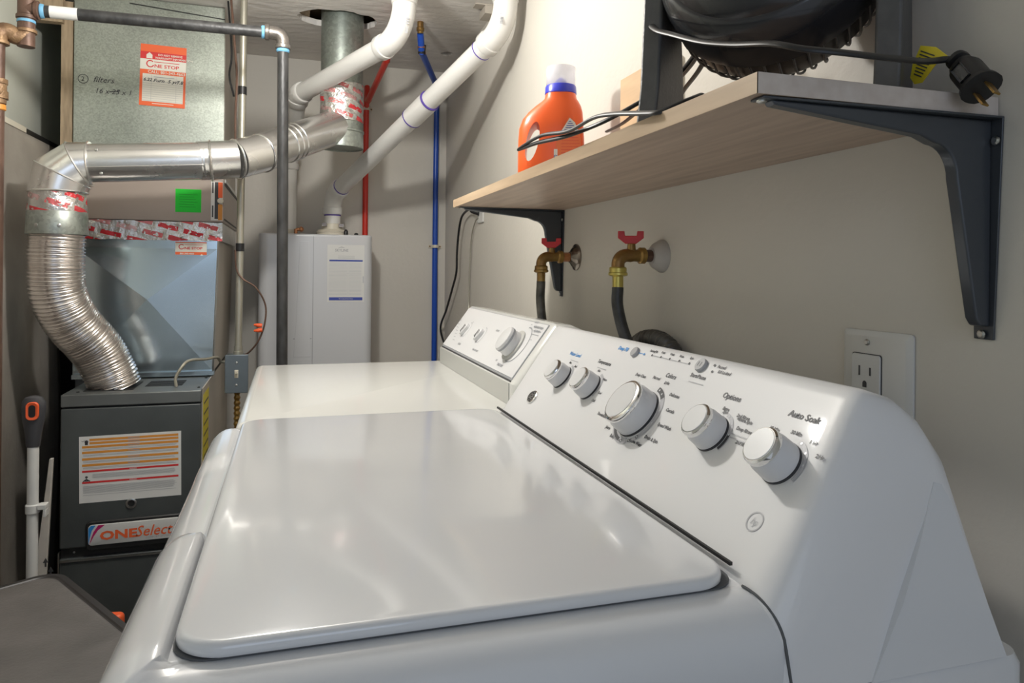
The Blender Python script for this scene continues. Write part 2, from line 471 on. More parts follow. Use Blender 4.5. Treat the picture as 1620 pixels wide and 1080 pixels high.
FX, FY = 0.157, 2.45
hole1 = []
for i in range(40):
    a = 2 * PI * i / 40; c, s = math.cos(a), math.sin(a)
    k = 0.092 + random.uniform(-0.004, 0.006) + (0.05 if c < -0.55 else 0) + (0.02 if c > 0.6 else 0)
    hole1.append((FX + k * c, FY + 0.98 * min(k, 0.10) * s))
hole2 = [(0.565 + (0.02 + random.uniform(-0.006, 0.008)) * math.cos(2 * PI * i / 14), 2.70 + 0.03 * math.sin(2 * PI * i / 14)) for i in range(14)]
bm = new_bm(); holed_slab(bm, XL, XW, -0.6, YB, ZC, ZC + 0.02, [hole1, hole2]); struct('ceiling', bm, 'ceil', smooth=False)
bm = new_bm(); box(bm, XL, XW, -0.6, YB, ZC + 0.06, ZC + 0.08); struct('trim_1', bm, 'wood_rough', smooth=False)
bm = new_bm()                                   # joist edge seen through the flue hole
box(bm, FX - 0.155, FX - 0.105, FY - 0.14, FY + 0.14, ZC + 0.021, ZC + 0.059); struct('trim_2', bm, 'wood_rough', smooth=False)
bm = new_bm(); box(bm, -0.668, -0.636, 2.46, 2.50, 1.40, 1.98); struct('trim_3', bm, 'wood_rough', smooth=False)
bm = new_bm(); box(bm, -0.755, -0.66, 2.44, 2.47, 1.91, ZC - 0.001); struct('trim_4', bm, 'wood_rough', smooth=False)

# grey sheet on the left wall
FXL = -0.722
sh = thing('hanging_sheet', 'wrinkled dark grey fabric sheet hanging on the left wall under a thin rail', 'sheet', (FXL, 1.9, 0))
bm = new_bm(); ny, nz = 60, 50; g = []
for i in range(ny + 1):
    row = []
    for j in range(nz + 1):
        y = 1.25 + 1.37 * i / ny; z = 0.01 + 1.545 * j / nz
        wv = 0.010 * math.sin(9 * y + 2.2 * math.sin(z * 2.4)) + 0.014 * noise.noise(Vector((y * 2.2, z * 1.5, 3))) + 0.004 * noise.noise(Vector((y * 9, z * 5, 1)))
        k = min(1, (1.555 - z) / 0.2)
        row.append(bm.verts.new((FXL + (wv + 0.006) * k, y + 0.03 * (1 - z) * (1 if i == ny else 0), z)))
    g.append(row)
for i in range(ny):
    for j in range(nz): bm.faces.new((g[i][j], g[i + 1][j], g[i + 1][j + 1], g[i][j + 1]))
s_o = obj('sheet', bm, 'fabric', sh); md = s_o.modifiers.new('solid', 'SOLIDIFY'); md.thickness = 0.004
bm = new_bm(); box(bm, FXL - 0.010, FXL + 0.006, 2.33, 2.64, 1.555, 1.568); obj('dark_rail', bm, 'furnace_dk', sh, label='black top rail', smooth=False)
bm = new_bm(); box(bm, FXL - 0.010, FXL + 0.006, 1.25, 2.329, 1.555, 1.570); obj('light_rail', bm, 'cream', sh, label='pale wooden top rail', smooth=False)
bm = new_bm(); box(bm, XL + 0.001, XL + 0.012, 2.58, YB - 0.002, 0.0, 1.55); struct('furnace_gap_shade', bm, 'dark', smooth=False)  # black sheet painting the shade in the gap between wall and furnace

# ================================================================== supply plenum and coil, furnace
PXL, PXR, PY0 = -0.632, -0.208, 2.45
pl = thing('supply_plenum', 'mottled galvanised sheet metal duct rising to the ceiling with an orange service sticker', 'duct', ((PXL + PXR) / 2, 2.65, 1.457))
bm = new_bm(); box(bm, PXL, PXR, PY0, YB - 0.03, 1.458, ZC - 0.003); o = obj('body', bm, 'galv', pl, bevel=0.002, smooth=False)
bm = new_bm(); mxp = frame((PXL, PY0 - 0.001, 1.985), (1, 0, 0), (0, 0, 1))
extrude_poly(bm, [(0.15, 0.008), (0.424, -0.012), (0.424, -0.015), (0.15, 0.005)], mxp, 0.0008); obj('seam', bm, 'furnace_dk', pl, smooth=False)
bm = new_bm(); box(bm, PXR + 0.0002, PXR + 0.001, PY0 + 0.002, YB - 0.032, 1.46, ZC - 0.004); obj('side_panel', bm, 'galv_side', pl, smooth=False)
mxp = frame((0, PY0 - 0.0012, 0), (1, 0, 0), (0, 0, 1))
# faint band stain and the handwriting
bm = new_bm(); text(bm, mxp, 'filters', -0.580, 1.741, 0.025, shear=0.35); text(bm, mxp, '16 x 25 x 1', -0.575, 1.708, 0.022, shear=0.25, sx=1.0)
text(bm, mxp, '2', -0.612, 1.741, 0.020); ring2d(bm, mxp, -0.606, 1.748, 0.0125, 0.0142)
poly(bm, mxp, [(-0.535, 1.713), (-0.505, 1.718), (-0.505, 1.721), (-0.535, 1.716)]); flat('handwriting', bm, 'ink', pl)


def card(name, parent, mx, x0, x1, y0, y1, m, label=None, t=0.0006):
    bm = new_bm(); extrude_poly(bm, [(x0, y0), (x1, y0), (x1, y1), (x0, y1)], mx, t)
    return obj(name, bm, m, parent, label=label, smooth=False)


def one_stop(bmr, mx, x, y, s, z):
    ring2d(bmr, mx, x + 0.5 * s, y + 0.45 * s, 0.36 * s, 0.5 * s, z, 40, 340, 18)
    text(bmr, mx, 'NE STOP', x + 0.98 * s, y, 0.62 * s, bold=0.0003, z=z, sx=1.25)


mxp = frame((0, PY0 - 0.0012, 0), (1, 0.0, -0.02), (0, 0, 1))
x0, x1, y0, y1 = -0.487, -0.357, 1.672, 1.862
st = card('service_sticker', pl, mxp, x0, x1, y0, y1, 'orange', 'orange and white sticker')
W_, H_ = x1 - x0, y1 - y0; z = 0.0009
def fx(a): return x0 + W_ * a
def fy(a): return y1 - H_ * a
bm = new_bm(); rect(bm, mxp, fx(0), fx(1), fy(.245), fy(.12), z); flat('red_band', bm, 'redp', st)
bm = new_bm(); rect(bm, mxp, fx(0), fx(1), fy(.41), fy(.24), z + .0002); rect(bm, mxp, fx(.06), fx(.95), fy(.93), fy(.48), z); flat('white_field', bm, 'paper_w', st)
bm = new_bm(); text(bm, mxp, 'DO NOT REMOVE', fx(.38), fy(.175), 0.0085, z=z + .0004, bold=.0002); text(bm, mxp, 'WARRANTY INFORMATION', fx(.32), fy(.225), 0.0085, z=z + .0004, bold=.0002)
text(bm, mxp, 'CALL: 801-343-4663', fx(.17), fy(.465), 0.0125, z=z + .0003, bold=.0002)
poly(bm, mxp, [(fx(.13), fy(.23)), (fx(.26), fy(.23)), (fx(.26), fy(.17)), (fx(.195), fy(.13)), (fx(.13), fy(.17))], z + .0004)
rect(bm, mxp, fx(.28), fx(.75), fy(.965), fy(.955), z); flat('white_lettering', bm, 'paper_w', st)
bm = new_bm(); one_stop(bm, mxp, fx(.13), fy(.37), 0.023, z + .0005)
rect(bm, mxp, fx(.30), fx(.85), fy(.285), fy(.275), z + .0005); flat('red_lettering', bm, 'redp', st)
bm = new_bm(); rect(bm, mxp, fx(.3), fx(.75), fy(.53), fy(.52), z + .0003)
for i in range(10): rect(bm, mxp, fx(.07), fx(.94), fy(.60 + .035 * i) - .0003, fy(.60 + .035 * i) + .0003, z + .0003)
rect(bm, mxp, fx(.25), fx(.254), fy(.92), fy(.49), z + .0003); rect(bm, mxp, fx(.79), fx(.794), fy(.92), fy(.49), z + .0003); flat('table_lines', bm, 'ink_lt', st)
bm = new_bm(); text(bm, mxp, '6.22', fx(.08), fy(.60), 0.014, z=z + .0005, shear=.2, bold=.0003); text(bm, mxp, 'Furn  5 yr', fx(.29), fy(.605), 0.014, z=z + .0005, shear=.3, bold=.0003, sx=1.2)
text(bm, mxp, '7.8', fx(.80), fy(.61), 0.015, z=z + .0005, shear=.2, bold=.0003); flat('handwriting', bm, 'ink', st)

# tan upper coil box
tb = thing('tan_coil_box', 'tan enamelled metal box between the ducts with a bright green sticker', 'furnace', (-0.4, 2.6, 1.3195))
bm = new_bm(); box(bm, -0.612, -0.2, 2.37, YB - 0.03, 1.32, 1.457); obj('body', bm, 'tan', tb, bevel=0.003)
bm = new_bm(); box(bm, -0.2, -0.1985, 2.39, YB - 0.04, 1.437, 1.445); box(bm, -0.2, -0.1985, 2.39, YB - 0.04, 1.329, 1.334); obj('side_groove', bm, 'furnace_dk', tb, smooth=False)
bm = new_bm(); box(bm, -0.2, -0.197, 2.40, YB - 0.04, 1.446, 1.456); obj('side_flange', bm, 'steel', tb, smooth=False)
mxt = frame((0, 2.3698, 0), (1, 0, 0), (0, 0, 1))
g_ = card('green_sticker', tb, mxt, -0.3365, -0.264, 1.349, 1.419, 'green', 'bright green sticker')
bm = new_bm()
for i in range(6): rect(bm, mxt, -0.327 + .003 * (i % 2), -0.274 - .005 * ((i * 2) % 3), 1.402 - .0075 * i, 1.4032 - .0075 * i, .0009)
M['ink_green'] = mat('dark_green_ink', (0.0, 0.25, 0.01), 0.5); flat('text_lines', bm, 'ink_green', g_)
wl = card('warning_label', tb, mxt, -0.2365, -0.2025, 1.326, 1.446, 'paper', 'white, black and orange warning strip')
bm = new_bm(); rect(bm, mxt, -0.226, -0.213, 1.331, 1.444, .0009); rect(bm, mxt, -0.2335, -0.2295, 1.336, 1.372, .0009); rect(bm, mxt, -0.2335, -0.2295, 1.41, 1.443, .0009); flat('black_block', bm, 'ink', wl)
bm = new_bm(); rect(bm, mxt, -0.216, -0.2035, 1.396, 1.444, .0011); flat('orange_block', bm, 'orange', wl)
bm = new_bm(); rect(bm, mxt, -0.216, -0.2035, 1.327, 1.376, .0011); flat('amber_block', bm, 'orange2', wl)
bm = new_bm(); lathe(bm, (-0.209, 2.3695, 1.386), (0, -1, 0), [(0, .009), (.008, .009), (.010, .007)], 20); obj('knob', bm, 'cream', tb)

# coil cabinet with cross-broken front panel
cc = thing('coil_cabinet', 'bluish galvanised coil cabinet with an X creased front panel on top of the furnace', 'furnace', (-0.41, 2.6, 0.862))
bm = new_bm(); xl, xr, yf = -0.606, -0.214, 2.37
Z0, Z1 = 0.862, 1.268; zx0, zx1 = 0.985, 1.238; cxp, czp = -0.408, 1.084
def V(x, y, z): return bm.verts.new((x, y, z))
xr0 = -0.226
a = V(xl, yf, Z0); b = V(xr0, yf, Z0); c = V(xl, yf, zx0); d = V(xr0 + .004, yf, zx0); e = V(xl, yf, zx1); f_ = V(xr - .002, yf, zx1); h = V(xl, yf, Z1); i_ = V(xr, yf, Z1); k = V(cxp, yf - 0.020, czp)
for fc in ((a, b, k), (a, k, e), (b, f_, k), (e, k, f_), (e, f_, i_, h)): bm.faces.new(fc)
bb = [V(xl, YB - .03, Z0), V(xr0, YB - .03, Z0), V(xr, YB - .03, Z1), V(xl, YB - .03, Z1)]
bm.faces.new((b, bb[1], bb[2], i_, f_)); bm.faces.new((a, e, h, bb[3], bb[0])); bm.faces.new((h, i_, bb[2], bb[3])); bm.faces.new((a, bb[0], bb[1], b)); bm.faces.new(bb)
for v_ in (c, d): bm.verts.remove(v_)
obj('body', bm, 'galv_blue', cc, smooth=False)
bm = new_bm(); tube(bm, [(xr0 + .0, yf - .001, Z0), (xr, yf - .001, Z1)], .0028, 8); obj('corner_bead', bm, 'steel', cc)
bm = new_bm(); vs_ = [(xr0 + .0005, yf + .005, Z0 + .002), (xr0 + .0005, YB - .04, Z0 + .002), (xr + .0005, YB - .04, Z1 - .002), (xr + .0005, yf + .005, Z1 - .002)]
bm.faces.new([bm.verts.new(v_) for v_ in vs_]); bm.faces.new([bm.verts.new((v_[0] + .001, v_[1], v_[2])) for v_ in vs_][::-1]); obj('side_panel', bm, 'galv_side', cc, smooth=False)
bm = new_bm(); box(bm, xl, xr0 + .004, yf - .012, yf + .02, 0.852, 0.8645); obj('base_flange', bm, 'galv_blue', cc, smooth=False)
# foil tape strip
bm = new_bm(); lay = bm.loops.layers.uv.verify(); n = 60; cols = []
for i in range(n + 1):
    t = i / n; x = -0.612 + 0.409 * t
    cols.append([bm.verts.new((x, yf - 0.0035 - 0.003 * noise.noise(Vector((x * 40, q * 3, 0))), zz + 0.002 * noise.noise(Vector((x * 25, q * 5, 4))))) for q, zz in enumerate((1.262, 1.276, 1.290, 1.305, 1.319))])
for i in range(n):
    for q in range(4):
        f = bm.faces.new((cols[i][q], cols[i + 1][q], cols[i + 1][q + 1], cols[i][q + 1]))
        for lp, (aa, b_) in zip(f.loops, ((i, q), (i + 1, q), (i + 1, q + 1), (i, q + 1))): lp[lay].uv = (aa / n * 0.409 + .013, b_ * .0142)
o = obj('foil_tape', bm, 'foil', cc, label='crinkled foil tape with red print')
bm = new_bm(); lay = bm.loops.layers.uv.verify()
for i in range(10):
    ya = yf + .055 * i; p = [(-.2035, ya, 1.262), (-.2035, ya + .055, 1.262), (-.2035, ya + .055, 1.319), (-.2035, ya, 1.319)]
    bm.faces.new([bm.verts.new(q) for q in p])
obj('side_tape', bm, 'foil', cc, smooth=False)
mxc = frame((0, yf - .0015, 0), (1, 0, 0), (0, 0, 1))
s2 = card('service_sticker', cc, mxc, -0.335, -0.247, 1.2095, 1.2585, 'paper_w', 'small white and orange sticker')
bm = new_bm(); rect(bm, mxc, -0.335, -0.247, 1.2095, 1.228, .0009); rect(bm, mxc, -0.335, -0.247, 1.2555, 1.2585, .0009); flat('orange_band', bm, 'orange', s2)
bm = new_bm(); one_stop(bm, mxc, -0.326, 1.236, .0165, .001); rect(bm, mxc, -.308, -.258, 1.2495, 1.2505, .001); flat('red_lettering', bm, 'redp', s2)
bm = new_bm(); text(bm, mxc, '801-343-4663', -.322, 1.2205, .007, z=.0012, bold=.0002); text(bm, mxc, 'www.onestop.com', -.322, 1.212, .006, z=.0012, bold=.0002)
poly(bm, mxc, [(-.265, 1.212), (-.257, 1.212), (-.257, 1.218), (-.261, 1.2225), (-.265, 1.218)], .0012); flat('white_lettering', bm, 'paper_w', s2)

# furnace
fu = thing('furnace', 'dark grey gas furnace cabinet with a striped warning label in the left rear corner', 'furnace', (-0.395, 2.4, 0))
XF0, XF1, YF0 = -0.564, -0.229, 2.10
bm = new_bm(); box(bm, XF0 + .002, XF1 - .002, YF0 + .012, YB - .04, 0, 0.815); obj('body', bm, 'furnace_dk', fu, smooth=False)
bm = new_bm(); box(bm, XF1 - .0018, XF1 + .0012, YF0 + .03, YB - .04, 0, 0.8485); obj('side_panel', bm, 'galv_side', fu, smooth=False)
bm = new_bm(); box(bm, XF0, XF1, YF0, YB - .04, 0.8155, 0.848); obj('top_cap', bm, 'furnace_top', fu, bevel=.003)
bm = new_bm(); box(bm, XF0, XF1 - .001, YF0 + .002, YF0 + .03, 0.449, 0.812); obj('upper_door', bm, 'furnace', fu, bevel=.004)
bm = new_bm(); box(bm, XF0 + .002, XF1 - .001, YF0 + .014, YF0 + .03, 0.425, 0.447); obj('door_gap_rail', bm, 'furnace_dk', fu, smooth=False)
bm = new_bm(); box(bm, XF0, XF1 - .001, YF0 + .002, YF0 + .03, 0.02, 0.423); obj('lower_door', bm, 'furnace', fu, bevel=.004)
bm = new_bm(); box(bm, XF0 + .003, XF1 - .004, YF0 - .002, YF0 + .004, 0.416, 0.421); box(bm, XF0 - .003, XF0 - .0004, YF0 + .004, YF0 + .02, .02, .44); obj('door_edge_trim', bm, 'steel', fu, smooth=False, label='bare steel door edge')
scr = None
def screw(parent, p, axis, r=.004, m='steel', name='screw'):
    bm = new_bm(); lathe(bm, p, axis, [(0, r), (.0012, r), (.0024, r * .6)], 12); return obj(name, bm, m, parent)
screw(fu, (XF0 + .032, YF0 + .014, .436), (0, -1, 0))
for (x, y) in ((XF0 + .03, 2.14), (XF1 - .012, 2.15), (XF0 + .03, 2.31), (XF1 - .012, 2.33)): screw(fu, (x, y, .848), (0, 0, 1), .004, 'furnace_dk')
screw(fu, (XF1, 2.16, .828), (1, 0, 0), .004)
# opening for the vent + louvres
bm = new_bm(); pillow(bm, -.525, -.405, 2.145, 2.295, .005, [(0, .8482), (0, .8490)], 2); obj('vent_opening', bm, 'furnace_dk', fu, smooth=False)
for i in range(6):
    bm = new_bm(); box(bm, -.385, -.29, 2.20 + .018 * i, 2.207 + .018 * i, .8482, .8492); obj('louvre_slot', bm, 'furnace_dk', fu, smooth=False)
mxf = frame((0, YF0 + .0018, 0), (1, 0, .012), (0, 0, 1))
lb = card('warning_label', fu, mxf, -.512, -.2695, .571, .744, 'paper', 'large white label with orange and red stripes')
bm = new_bm()
for k, (a0, zc) in enumerate(((-.488, .7345), (-.488, .726), (-.505, .7165), (-.505, .702), (-.505, .685), (-.505, .669))):
    rect(bm, mxf, a0, -.276, zc - .0030, zc + .0030, .0009)
flat('amber_stripes', bm, 'orange2', lb)
bm = new_bm(); rect(bm, mxf, -.505, -.276, .6505, .6555, .0009); rect(bm, mxf, -.505, -.276, .6215, .6265, .0009); flat('red_stripes', bm, 'redp', lb)
bm = new_bm()
for zc in (.7345, .726, .7165, .702, .685, .669): rect(bm, mxf, -.398, -.37, zc - .001, zc + .001, .0012)
for zc in (.7105, .708, .6955, .693, .6785, .676, .6625, .66, .645, .6425, .64, .6375, .635, .614, .6115, .609, .6065, .604, .6015, .599, .5965, .591):
    rect(bm, mxf, -.503 + (.022 if .633 < zc < .646 else 0), -.279 - .01 * random.random(), zc - .0004, zc + .0004, .0009)
flat('fine_print', bm, 'ink_lt', lb)
bm = new_bm()
disc2d(bm, mxf, -.495, .730, .0045, .001); rect(bm, mxf, -.4985, -.4915, .722, .728, .001); ring2d(bm, mxf, -.503, .734, .0025, .0035, .001, 200, 380)
poly(bm, mxf, [(-.504, .628), (-.495, .6345), (-.486, .628), (-.488, .6265), (-.495, .631), (-.502, .6265)], .001); disc2d(bm, mxf, -.495, .638, .0032, .001); rect(bm, mxf, -.499, -.491, .6275, .630, .001); flat('hazard_pictograms', bm, 'ink', lb)
bm = new_bm(); text(bm, mxf, 'WARNING', -.386, .6517, .0036, 'CENTER', z=.0012, bold=.0001); text(bm, mxf, 'WARNING', -.386, .6227, .0036, 'CENTER', z=.0012, bold=.0001); flat('white_lettering', bm, 'paper', lb)
bm = new_bm(); lathe(bm, (-.397, YF0 + .002, .556), (0, -1, 0), [(0, .013), (.003, .0135), (.004, .012), (.004, .0085), (.001, .0085)], 24, caps=False); sg = obj('sight_glass_ring', bm, 'steel', fu)
bm = new_bm(); lathe(bm, (-.397, YF0 + .002, .556), (0, -1, 0), [(0, .0085), (.0012, .0085)], 20); obj('glass', bm, 'furnace_dk', sg)
bm = new_bm(); pillow(bm, -.4965, -.262, .447, .523, .012, [(0, 0), (0, .004), (.003, .0065)], 4, mx=mxf); bd = obj('badge_recess', bm, 'furnace_dk', fu, label='black badge frame')
bm = new_bm(); pillow(bm, -.490, -.266, .4615, .5145, .009, [(0, .0064), (0, .0085), (.001, .0092)], 4, mx=mxf); bp_ = obj('badge_plate', bm, 'paper', bd)
zb = .0096
bm = new_bm(); poly(bm, mxf, [(-.489, .464), (-.489, .507), (-.483, .5135), (-.472, .5135), (-.481, .5), (-.486, .482)], zb); flat('blue_swoosh', bm, 'ink_blue', bd)
bm = new_bm(); poly(bm, mxf, [(-.487, .464), (-.482, .483), (-.477, .497), (-.466, .5135), (-.45, .5135), (-.467, .50), (-.477, .485)], zb + .0001)
M['magenta'] = mat('magenta_print', (.45, .01, .12), .4); flat('magenta_swoosh', bm, 'magenta', bd)
bm = new_bm(); text(bm, mxf, 'ONE', -.463, .4745, .031, bold=.0012, z=zb + .0003, sx=1.35); text(bm, mxf, 'Select', -.380, .474, .040, z=zb + .0003, shear=.3, bold=.0003, sx=.9); flat('orange_lettering', bm, 'orange', bd)
bm = new_bm(); text(bm, mxf, 'COMFORT SYSTEMS', -.355, .4665, .007, z=zb + .0003); flat('small_lettering', bm, 'ink_lt', bd)
bm = new_bm(); mys = frame((XF1 + .0015, 0, 0), (0, 1, 0), (0, 0, 1)); extrude_poly(bm, [(2.133, .56), (2.27, .56), (2.27, .83), (2.133, .83)], mys, .0006); ys = obj('yellow_label', bm, 'yellow', fu, label='tall yellow side label', smooth=False)
bm = new_bm()
for i in range(9): rect(bm, mys, 2.145, 2.258, .80 - .03 * i, .806 - .03 * i, .0009)
flat('label_print', bm, 'ink', ys)

# ================================================================== exhaust duct
vd = thing('vent_duct', 'silver metal vent duct running from the furnace up to the round flue', 'duct', (-0.466, 2.22, 0.849))
path = smooth_path([(-.462, 2.22, .846), (-.474, 2.215, .885), (-.505, 2.20, .955), (-.555, 2.16, 1.035), (-.579, 2.13, 1.11), (-.582, 2.12, 1.19), (-.580, 2.12, 1.262)], 30)
# resample at 2 mm and ripple
L = [0]
for i in range(1, len(path)): L.append(L[-1] + (path[i] - path[i - 1]).length)
tot = L[-1]; N_ = int(tot / .0017); pts = []; j = 0
for i in range(N_ + 1):
    s = tot * i / N_
    while j < len(L) - 2 and L[j + 1] < s: j += 1
    pts.append(path[j].lerp(path[j + 1], (s - L[j]) / max(1e-9, L[j + 1] - L[j])))
bm = new_bm(); tube(bm, pts, [.0635 + .0030 * math.sin(2 * PI * i * .0017 / .0088) for i in range(N_ + 1)], 40); obj('flexible_hose', bm, 'flex', vd, label='corrugated flexible section', angle=80)
bm = new_bm(); lathe(bm, (-.580, 2.12, 1.262), (0, 0, 1), [(0, .0705), (.002, .071), (.058, .0685), (.060, .067)], 40); obj('collar', bm, 'galv_flue', vd, label='dull galvanised collar')
for a in (-2.0, -1.25): screw(vd, (-.580 + .0695 * math.cos(a), 2.12 + .0695 * math.sin(a), 1.283), (math.cos(a), math.sin(a), 0), .005)
bm = new_bm(); tube(bm, [(-.580, 2.12, 1.320 + .008 * i) for i in range(8)], [.068 + .0015 * noise.noise(Vector((i * 3.3, 0, 0))) - .0004 * i for i in range(8)], 40, uv=True)
for v in bm.verts: v.co += Vector((noise.noise(v.co * 40), noise.noise(v.co * 40 + Vector((9, 0, 0))), 0)) * .0022
obj('foil_tape', bm, 'foil', vd, label='crinkled foil tape with red print', angle=80)


def mitred(bm, rings, seg=40):
    """rings: (centre, normal, radius) cuts of a gored elbow"""
    out = []
    for (c, nrm, rx, up) in rings:
        c = Vector(c); nrm = Vector(nrm).normalized(); a = Vector((0, 1, 0)); a = (a - nrm * a.dot(nrm)).normalized(); b = nrm.cross(a)
        out.append([bm.verts.new(c + a * rx * math.cos(2 * PI * k / seg) + b * up * math.sin(2 * PI * k / seg)) for k in range(seg)])
    for A, B in zip(out, out[1:]):
        for k in range(seg): j = (k + 1) % seg; bm.faces.new((A[k], A[j], B[j], B[k]))
    bm.faces.new(out[0][::-1]); bm.faces.new(out[-1])


E = [((-.580, 2.12, 1.372), (0, 0, 1), .0665, .068), ((-.569, 2.12, 1.418), (.45, 0, .89), .0655, .071), ((-.532, 2.12, 1.447), (.88, 0, .47), .060, .063), ((-.505, 2.12, 1.452), (1, 0, .08), .055, .055)]
for q in range(3):
    bm = new_bm(); mitred(bm, [E[q], E[q + 1]]); obj('elbow_gore', bm, 'alum', vd)
for q in (0, 1, 2, 3):
    c, nn, a_, b_ = E[q]; nn = Vector(nn).normalized(); bm = new_bm(); mitred(bm, [(Vector(c) - nn * .0022, nn, a_ + .0008, b_ + .0008), (Vector(c), nn, a_ + .0028, b_ + .0028), (Vector(c) + nn * .0022, nn, a_ + .0008, b_ + .0008)]); obj('elbow_bead', bm, 'alum', vd)
P1 = Vector((-.505, 2.12, 1.452)); P2 = Vector((-.225, 2.125, 1.474)); P3 = Vector((-.150, 2.15, 1.486)); P4 = Vector((-.085, 2.20, 1.515)); P5 = Vector((-.02, 2.27, 1.556)); P6 = Vector((.135, 2.42, 1.648))
bm = new_bm(); tube(bm, [P1, P2], .0505, 40); obj('straight_pipe', bm, 'alum', vd)
bm = new_bm(); tube(bm, [P1.lerp(P2, .0) + Vector((0, -.0506, -.018)), P2 + Vector((0, -.0506, -.018))], .0012, 6); obj('lock_seam', bm, 'alum', vd)
for a_, b_, r_ in ((P2 - Vector((.02, 0, .0015)), P3, .053), (P3, P4, .0545), (P4, P5, .0545), (P5, P6, .0555)):
    bm = new_bm(); tube(bm, [a_, b_], r_, 40); obj('pipe_section', bm, 'alum', vd)
for p_, d_ in ((P3, P4 - P2), (P4, P5 - P3), (P5, P6 - P4), (P5.lerp(P6, .10), P6 - P5), (P2 + Vector((.012, 0, .001)), P3 - P1), (P5.lerp(P6, .18), P6 - P5)):
    d_ = d_.normalized(); bm = new_bm(); lathe(bm, p_ - d_ * .003, d_, [(0, .0553), (.0015, .0572), (.003, .0578), (.0045, .0572), (.006, .0553)], 40); obj('crimp_bead', bm, 'alum', vd)
for p_ in ((P1.lerp(P2, .08) + Vector((0, -.044, .028))), (P1.lerp(P2, .12) + Vector((0, -.040, -.033)))): screw(vd, p_, (0, -1, .2), .004)

# round flue with cap and tape
fl = thing('flue_pipe', 'vertical galvanised flue pipe through the ceiling hole, capped at its lower end', 'duct', (FX, FY, 1.583))
bm = new_bm(); lathe(bm, (FX, FY, 1.655), (0, 0, 1), [(0, .069), (.395, .069)], 40); obj('pipe', bm, 'galv_flue', fl)
bm = new_bm(); lathe(bm, (FX, FY, 1.583), (0, 0, 1), [(.003, .064), (.0032, .069), (0, .0705), (.0, .072), (.004, .0725), (.05, .0715), (.052, .074), (.058, .074), (.060, .0715), (.072, .070)], 40); obj('end_cap', bm, 'galv_flue', fl)
bm = new_bm(); tube(bm, [(FX, FY, 1.668 + .0105 * i) for i in range(13)], [.0712 + .001 * noise.noise(Vector((i * 2.3, 5, 0))) for i in range(13)], 40, uv=True)
for v in bm.verts: v.co += Vector((noise.noise(v.co * 30), noise.noise(v.co * 30 + Vector((9, 0, 0))), noise.noise(v.co * 20) * 2)) * .0026
obj('foil_tape', bm, 'foil', fl, label='crinkled foil tape with red print', angle=80)

# ================================================================== gas pipe
gp = thing('gas_pipe', 'black iron gas pipe crossing under the ceiling and dropping in front of the water heater', 'pipe', (-.02, 2.0, .0))
GZ = 1.805
bm = new_bm(); cyl(bm, (-.578, 1.965, 1.789), (-.062, 2.0, 1.805), .0143, seg=20); obj('horizontal_pipe', bm, 'black_pipe', gp)
bm = new_bm(); cyl(bm, (-.014, 2.0, .0), (-.026, 2.0, 1.775), .0143, seg=20); o = obj('vertical_pipe', bm, 'black_pipe', gp)
bm = new_bm(); tube(bm, [(-.068, 2.0, 1.805)] + bend((-.068, 2.0, 1.805), (-.026, 2.0, 1.805), (-.026, 2.0, 1.768), .022) + [(-.026, 2.0, 1.768)], .0175, 20)
lathe(bm, (-.072, 2, 1.805), (1, 0, 0), [(0, .019), (.002, .0205), (.010, .0205), (.012, .018)], 20); lathe(bm, (-.026, 2, 1.764), (0, 0, 1), [(0, .019), (.002, .0205), (.010, .0205), (.012, .018)], 20); obj('elbow', bm, 'grey_fit', gp, label='bare grey elbow')
for p, ax in (((-.081, 2.0, 1.8046), (1, .068, .03)), ((-.026, 2.0, 1.755), (0, 0, 1)), ((-.580, 1.965, 1.789), (1, .068, .03))):
    bm = new_bm(); lathe(bm, p, ax, [(0, .0152), (.003, .0172), (.009, .0165), (.011, .015)], 20); obj('sealant_ring', bm, 'sealant', gp, label='blue thread sealant')
bm = new_bm(); tube(bm, [(-.558, 1.9664, 1.7897), (-.50, 1.9703, 1.7914)], .0149, 20); obj('pipe_label', bm, 'paper', gp, label='white paper label')
# left tee, nipples, elbows, union
bm = new_bm(); cyl(bm, (-.606, 1.963, 1.70), (-.606, 1.963, 1.86), .0185, seg=20); cyl(bm, (-.606, 1.963, 1.789), (-.582, 1.964, 1.789), .0185, seg=20)
lathe(bm, (-.606, 1.963, 1.765), (0, 0, 1), [(0, .0185), (.001, .0215), (.009, .0215), (.011, .0185)], 20); lathe(bm, (-.588, 1.963, 1.789), (1, 0, 0), [(0, .0185), (.001, .0215), (.008, .0215), (.010, .0185)], 20)
obj('tee', bm, 'brown_pipe', gp, label='brown iron tee')
bm = new_bm(); lathe(bm, (-.606, 1.963, 1.754), (0, 0, 1), [(0, .0155), (.003, .0195), (.009, .019), (.011, .0155)], 20); obj('sealant_ring', bm, 'sealant', gp, label='blue thread sealant')
bm = new_bm(); tube(bm, [(-.606, 1.963, 1.742)] + bend((-.606, 1.963, 1.742), (-.606, 1.963, 1.716), (-.655, 1.945, 1.728), .018) + [(-.634, 1.952, 1.723)], .0190, 20)
lathe(bm, (-.606, 1.963, 1.732), (0, 0, 1), [(0, .019), (.001, .0225), (.008, .0225), (.010, .019)], 20); obj('elbow', bm, 'brown_fit', gp, label='tan iron elbow')
bm = new_bm(); tube(bm, [(-.628, 1.955, 1.721)] + bend((-.628, 1.955, 1.721), (-.656, 1.945, 1.745), (-.656, 1.94, 1.69), .016) + [(-.656, 1.94, 1.70)], .0200, 20)
lathe(bm, (-.656, 1.94, 1.694), (0, 0, 1), [(0, .019), (.001, .0235), (.008, .0235), (.010, .019)], 20); obj('elbow', bm, 'brown_fit', gp, label='tan iron elbow')
